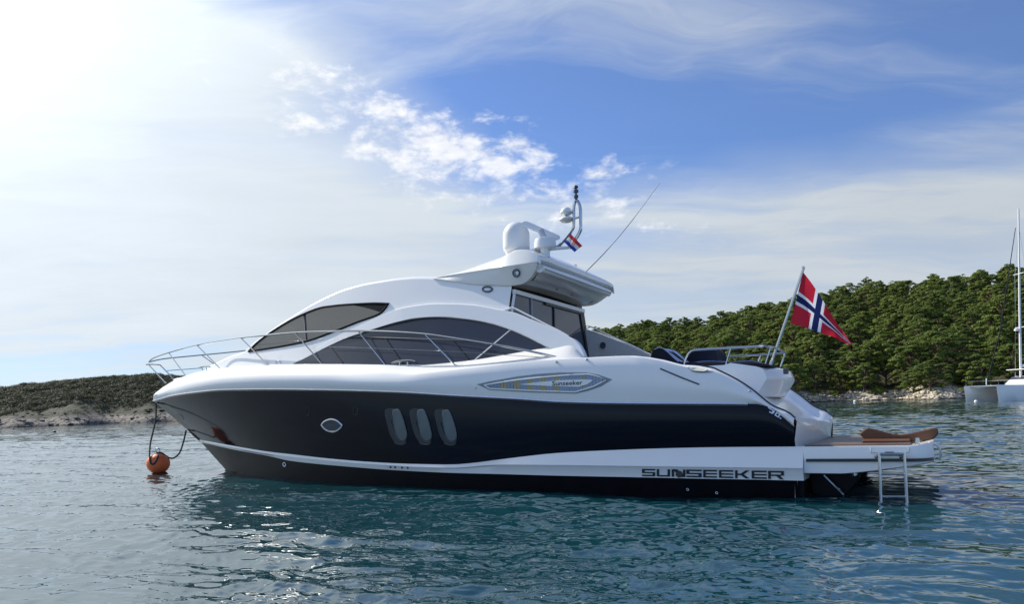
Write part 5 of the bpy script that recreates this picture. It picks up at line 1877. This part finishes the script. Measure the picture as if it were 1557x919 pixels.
M['whitebuoy'] = mat('white_buoy_plastic', (0.75, 0.74, 0.72), 0.5)
M['darkbuoy'] = mat('dark_float_plastic', (0.05, 0.05, 0.05), 0.6)
buoy('small_float', on_water(20, 653.5), 0.20, 'small dark float on the water at the far left below the headland', M['darkbuoy'], 0.6, False, 0.3)
buoy('small_float', on_water(83, 658), 0.22, 'small dark float on silvery water between the headland and the orange buoy', M['darkbuoy'], 0.6, False, 0.3)
buoy('marker_buoy', on_water(1300, 612.5), 0.26, 'small pale buoy on the blue water off the pale rocks near the flag', M['whitebuoy'], 0.95, False, 0.3)
buoy('marker_buoy', on_water(1484, 613.0), 0.20, 'small pale buoy floating under the catamaran bows', M['whitebuoy'], 0.95, False, 0.3)


def dinghy(x, y, w_px, label, rot):
    wx = on_water(x, y)
    L = w_px / (FOC / wx[1])
    o = empty('rowing_boat', (wx[0], wx[1], 0), label=label, category='boat')
    o.rotation_euler = (0, 0, rot)
    rows = []
    for k in range(9):
        u = k / 8
        s = -L / 2 + L * u
        hw_ = 0.20 * L * (1 - max(0, (u - 0.35) / 0.65) ** 2.2) + 0.01
        zt_ = 0.12 * L + 0.05 * L * u * u
        rows.append([(s, -hw_, zt_), (s, -hw_ * 0.8, 0.0), (s, 0, -0.05 * L), (s, hw_ * 0.8, 0.0), (s, hw_, zt_), (s, hw_ * 0.85, zt_ - 0.01), (s, hw_ * 0.7, 0.05 * L), (s, -hw_ * 0.7, 0.05 * L), (s, -hw_ * 0.85, zt_ - 0.01)])
    b = MB().grid(rows, closed=True)
    b.add(rows[0], [tuple(range(9))])
    b.out('hull', M['white'], o)
    for u in (-0.18, 0.14):
        MB().box((u * L - 0.05 * L, -0.15 * L, 0.085 * L), (u * L + 0.05 * L, 0.15 * L, 0.10 * L)).out('seat', M['teakdark'], o, smooth=False)
    MB().box((-L / 2 - 0.07 * L, -0.04 * L, 0.02 * L), (-L / 2 + 0.0, 0.04 * L, 0.2 * L)).out('outboard_motor', M['darkgrey'], o, smooth=False, bevel=0.02)


dinghy(1371, 607.3, 15, 'small white open boat lying close to the pale rocks right of the flag', 0.1)
dinghy(205, 645.0, 8, 'tiny white open boat off the grey rocks left of the yacht bow', 0.9)


# --- catamaran anchored at the right edge
def catamaran():
    c0 = on_water(1517, 610.5)
    Y0 = c0[1]
    k = FOC / Y0
    root = empty('sailing_catamaran', (c0[0], c0[1], 0), label='white sailing catamaran with tall mast anchored off the wooded shore', category='catamaran')
    hd_ = math.radians(-3)                      # hulls point left and towards the viewer
    fw = np.array([-math.cos(hd_), math.sin(hd_)])
    root.rotation_euler = (0, 0, math.atan2(fw[1], fw[0]))
    # local frame: x forward, y to port, z up; near hull's bow at far left of the pair
    L, beam = 13.0, 6.3
    fb_ = 25 / k

    def hull(y0):
        rows = []
        for u in np.linspace(0, 1, 22):
            s = -L + L * u
            hw_ = 0.85 * (1 - max(0, (u - 0.55) / 0.45) ** 2.0) + 0.03
            zt_ = fb_ * (0.80 + 0.20 * u)
            top_s = s + 0.10 * (u > 0.95)
            rows.append([(top_s, y0 - hw_, zt_), (s, y0 - hw_ * 1.02, zt_ * 0.55), (s - 0.15 * u, y0 - hw_ * 0.75, 0.0), (s - 0.4 * u, y0, -0.35), (s - 0.15 * u, y0 + hw_ * 0.75, 0.0), (s, y0 + hw_ * 1.02, zt_ * 0.55), (top_s, y0 + hw_, zt_)])
        b = MB().grid(rows)
        b.grid([[r_[0] for r_ in rows], [r_[-1] for r_ in rows]])
        b.add(rows[0], [tuple(range(7))])
        h = b.out('hull', M['white'], root)
        MB().grid([[(q[2][0] + (q[1][0] - q[2][0]) * t_, y0 + (q[2][1] - y0) * (1 - t_) + (q[1][1] - y0) * t_ + (-0.012 if sg < 0 else 0.012) * (1 if True else 0), q[2][2] * (1 - t_) + q[1][2] * t_) for q in [(r_ if sg < 0 else [r_[6], r_[5], r_[4]]) for r_ in rows]] for sg in (-1,) for t_ in (0.10, 0.22)]).out('boot_stripe', M['darkgrey'], h)
        MB().tube([(-8.6, y0 - 0.87, fb_ * 0.62), (-6.6, y0 - 0.88, fb_ * 0.64)], 0.10, 6).out('hull_window', M['black'], h)
        return h
    hull(0.0)
    hull(-beam)
    MB().box((-11.5, -beam, fb_ * 0.52), (-4.2, 0, fb_ * 0.93)).out('bridge_deck', M['white'], root, smooth=False, bevel=0.1)
    MB().tube([(-0.75, 0, fb_ * 0.93), (-0.75, -beam, fb_ * 0.93)], 0.13, 10).out('crossbeam', M['steel'], root)
    MB().box((-4.2, -beam + 0.7, fb_ * 0.90), (-0.8, -0.7, fb_ * 0.905)).out('trampoline', M['darkgrey'], root, smooth=False)
    cabin = MB()
    rows = []
    for s, w_, h_ in ((-4.3, 1.7, 0.02), (-5.2, 2.1, 0.75), (-6.2, 2.3, 1.25), (-9.5, 2.3, 1.35), (-9.8, 2.2, 1.2)):
        rows.append([(s, -beam / 2 - w_ - 0.2, fb_ * 0.92), (s, -beam / 2 - w_, fb_ * 0.92 + h_ * 0.6), (s, -beam / 2 - w_ * 0.85, fb_ * 0.92 + h_), (s, -beam / 2 + w_ * 0.85, fb_ * 0.92 + h_), (s, -beam / 2 + w_, fb_ * 0.92 + h_ * 0.6), (s, -beam / 2 + w_ + 0.2, fb_ * 0.92)])
    cabin.grid(rows)
    cb = cabin.out('coachroof', M['white'], root)
    MB().slab([(-5.1, -beam / 2 - 1.95, fb_ + .35), (-5.1, -beam / 2 + 1.95, fb_ + .35), (-5.85, -beam / 2 + 1.95, fb_ + .95), (-5.85, -beam / 2 - 1.95, fb_ + .95)], [(-5.0, -beam / 2 - 1.95, fb_ + .40), (-5.0, -beam / 2 + 1.95, fb_ + .40), (-5.75, -beam / 2 + 1.95, fb_ + 1.0), (-5.75, -beam / 2 - 1.95, fb_ + 1.0)]).out('window', M['glass'], cb, smooth=False)
    MB().box((-10.2, -beam / 2 - 2.3, fb_ + 1.9), (-5.2, -beam / 2 + 2.4, fb_ + 2.0)).out('bimini', M['white'], root, smooth=False, bevel=0.05)
    MB().box((-6.6, -beam / 2 + 0.3, fb_ + 1.1), (-6.0, -beam / 2 + 1.0, fb_ + 1.9)).out('sail_cover', M['orange'], root, smooth=False, bevel=0.08)
    mx, my = -5.5, -beam / 2
    MB().tube([(mx, my, fb_ + 0.9), (mx - 0.15, my, 12), (mx - 0.45, my, 25)], [0.15, 0.13, 0.09], 12).out('mast', M['whitemast'], root)
    MB().tube([(mx - 0.2, my, fb_ + 2.4), (-11.5, my, fb_ + 2.7)], [0.16, 0.14], 10).out('boom', M['whitemast'], root)
    MB().tube([(-0.75, my, fb_ * 0.95), (-2.9, my, 9), (mx + 0.05, my, 22.5)], [0.06, 0.075, 0.04], 8).out('furled_jib', M['navyfab'], root)
    for zz in (9.5, 16.5):
        MB().tube([(mx - 0.2, my - 1.0, zz), (mx - 0.2, my + 1.0, zz)], 0.05, 6).out('spreader', M['whitemast'], root)
    for sg in (-1, 1):
        MB().tube([(-7.0, my + sg * 3.1, fb_), (mx - 0.25, my + sg * 1.0, 9.5), (mx - 0.4, my + sg * 1.0, 16.5), (mx - 0.42, my, 22.5)], 0.022, 5).out('shroud', M['steel'], root)
    MB().lathe([(0.05, 0), (0.30, 0.05), (0.30, 0.30), (0.05, 0.36)], (mx + 0.35, my, 9.0), 14).out('radar', M['white'], root)
    for y0 in (0.6, -0.6, -beam + 0.6, -beam - 0.6):
        pts_ = []
        MB().tube([(-0.6, y0, fb_ * 0.98), (-0.6, y0, fb_ + 0.6), (-3.5, y0, fb_ + 0.6), (-8.5, y0, fb_ + 0.6)], 0.02, 5).out('guard_rail', M['steel'], root)
    MB().tube([(-0.8, my, fb_ * 0.95), (-0.85, my, fb_ + 0.9)], 0.07, 8).out('bow_roller_post', M['white'], root)


M['whitemast'] = mat('white_painted_spar', (0.74, 0.75, 0.76), 0.35)
catamaran()
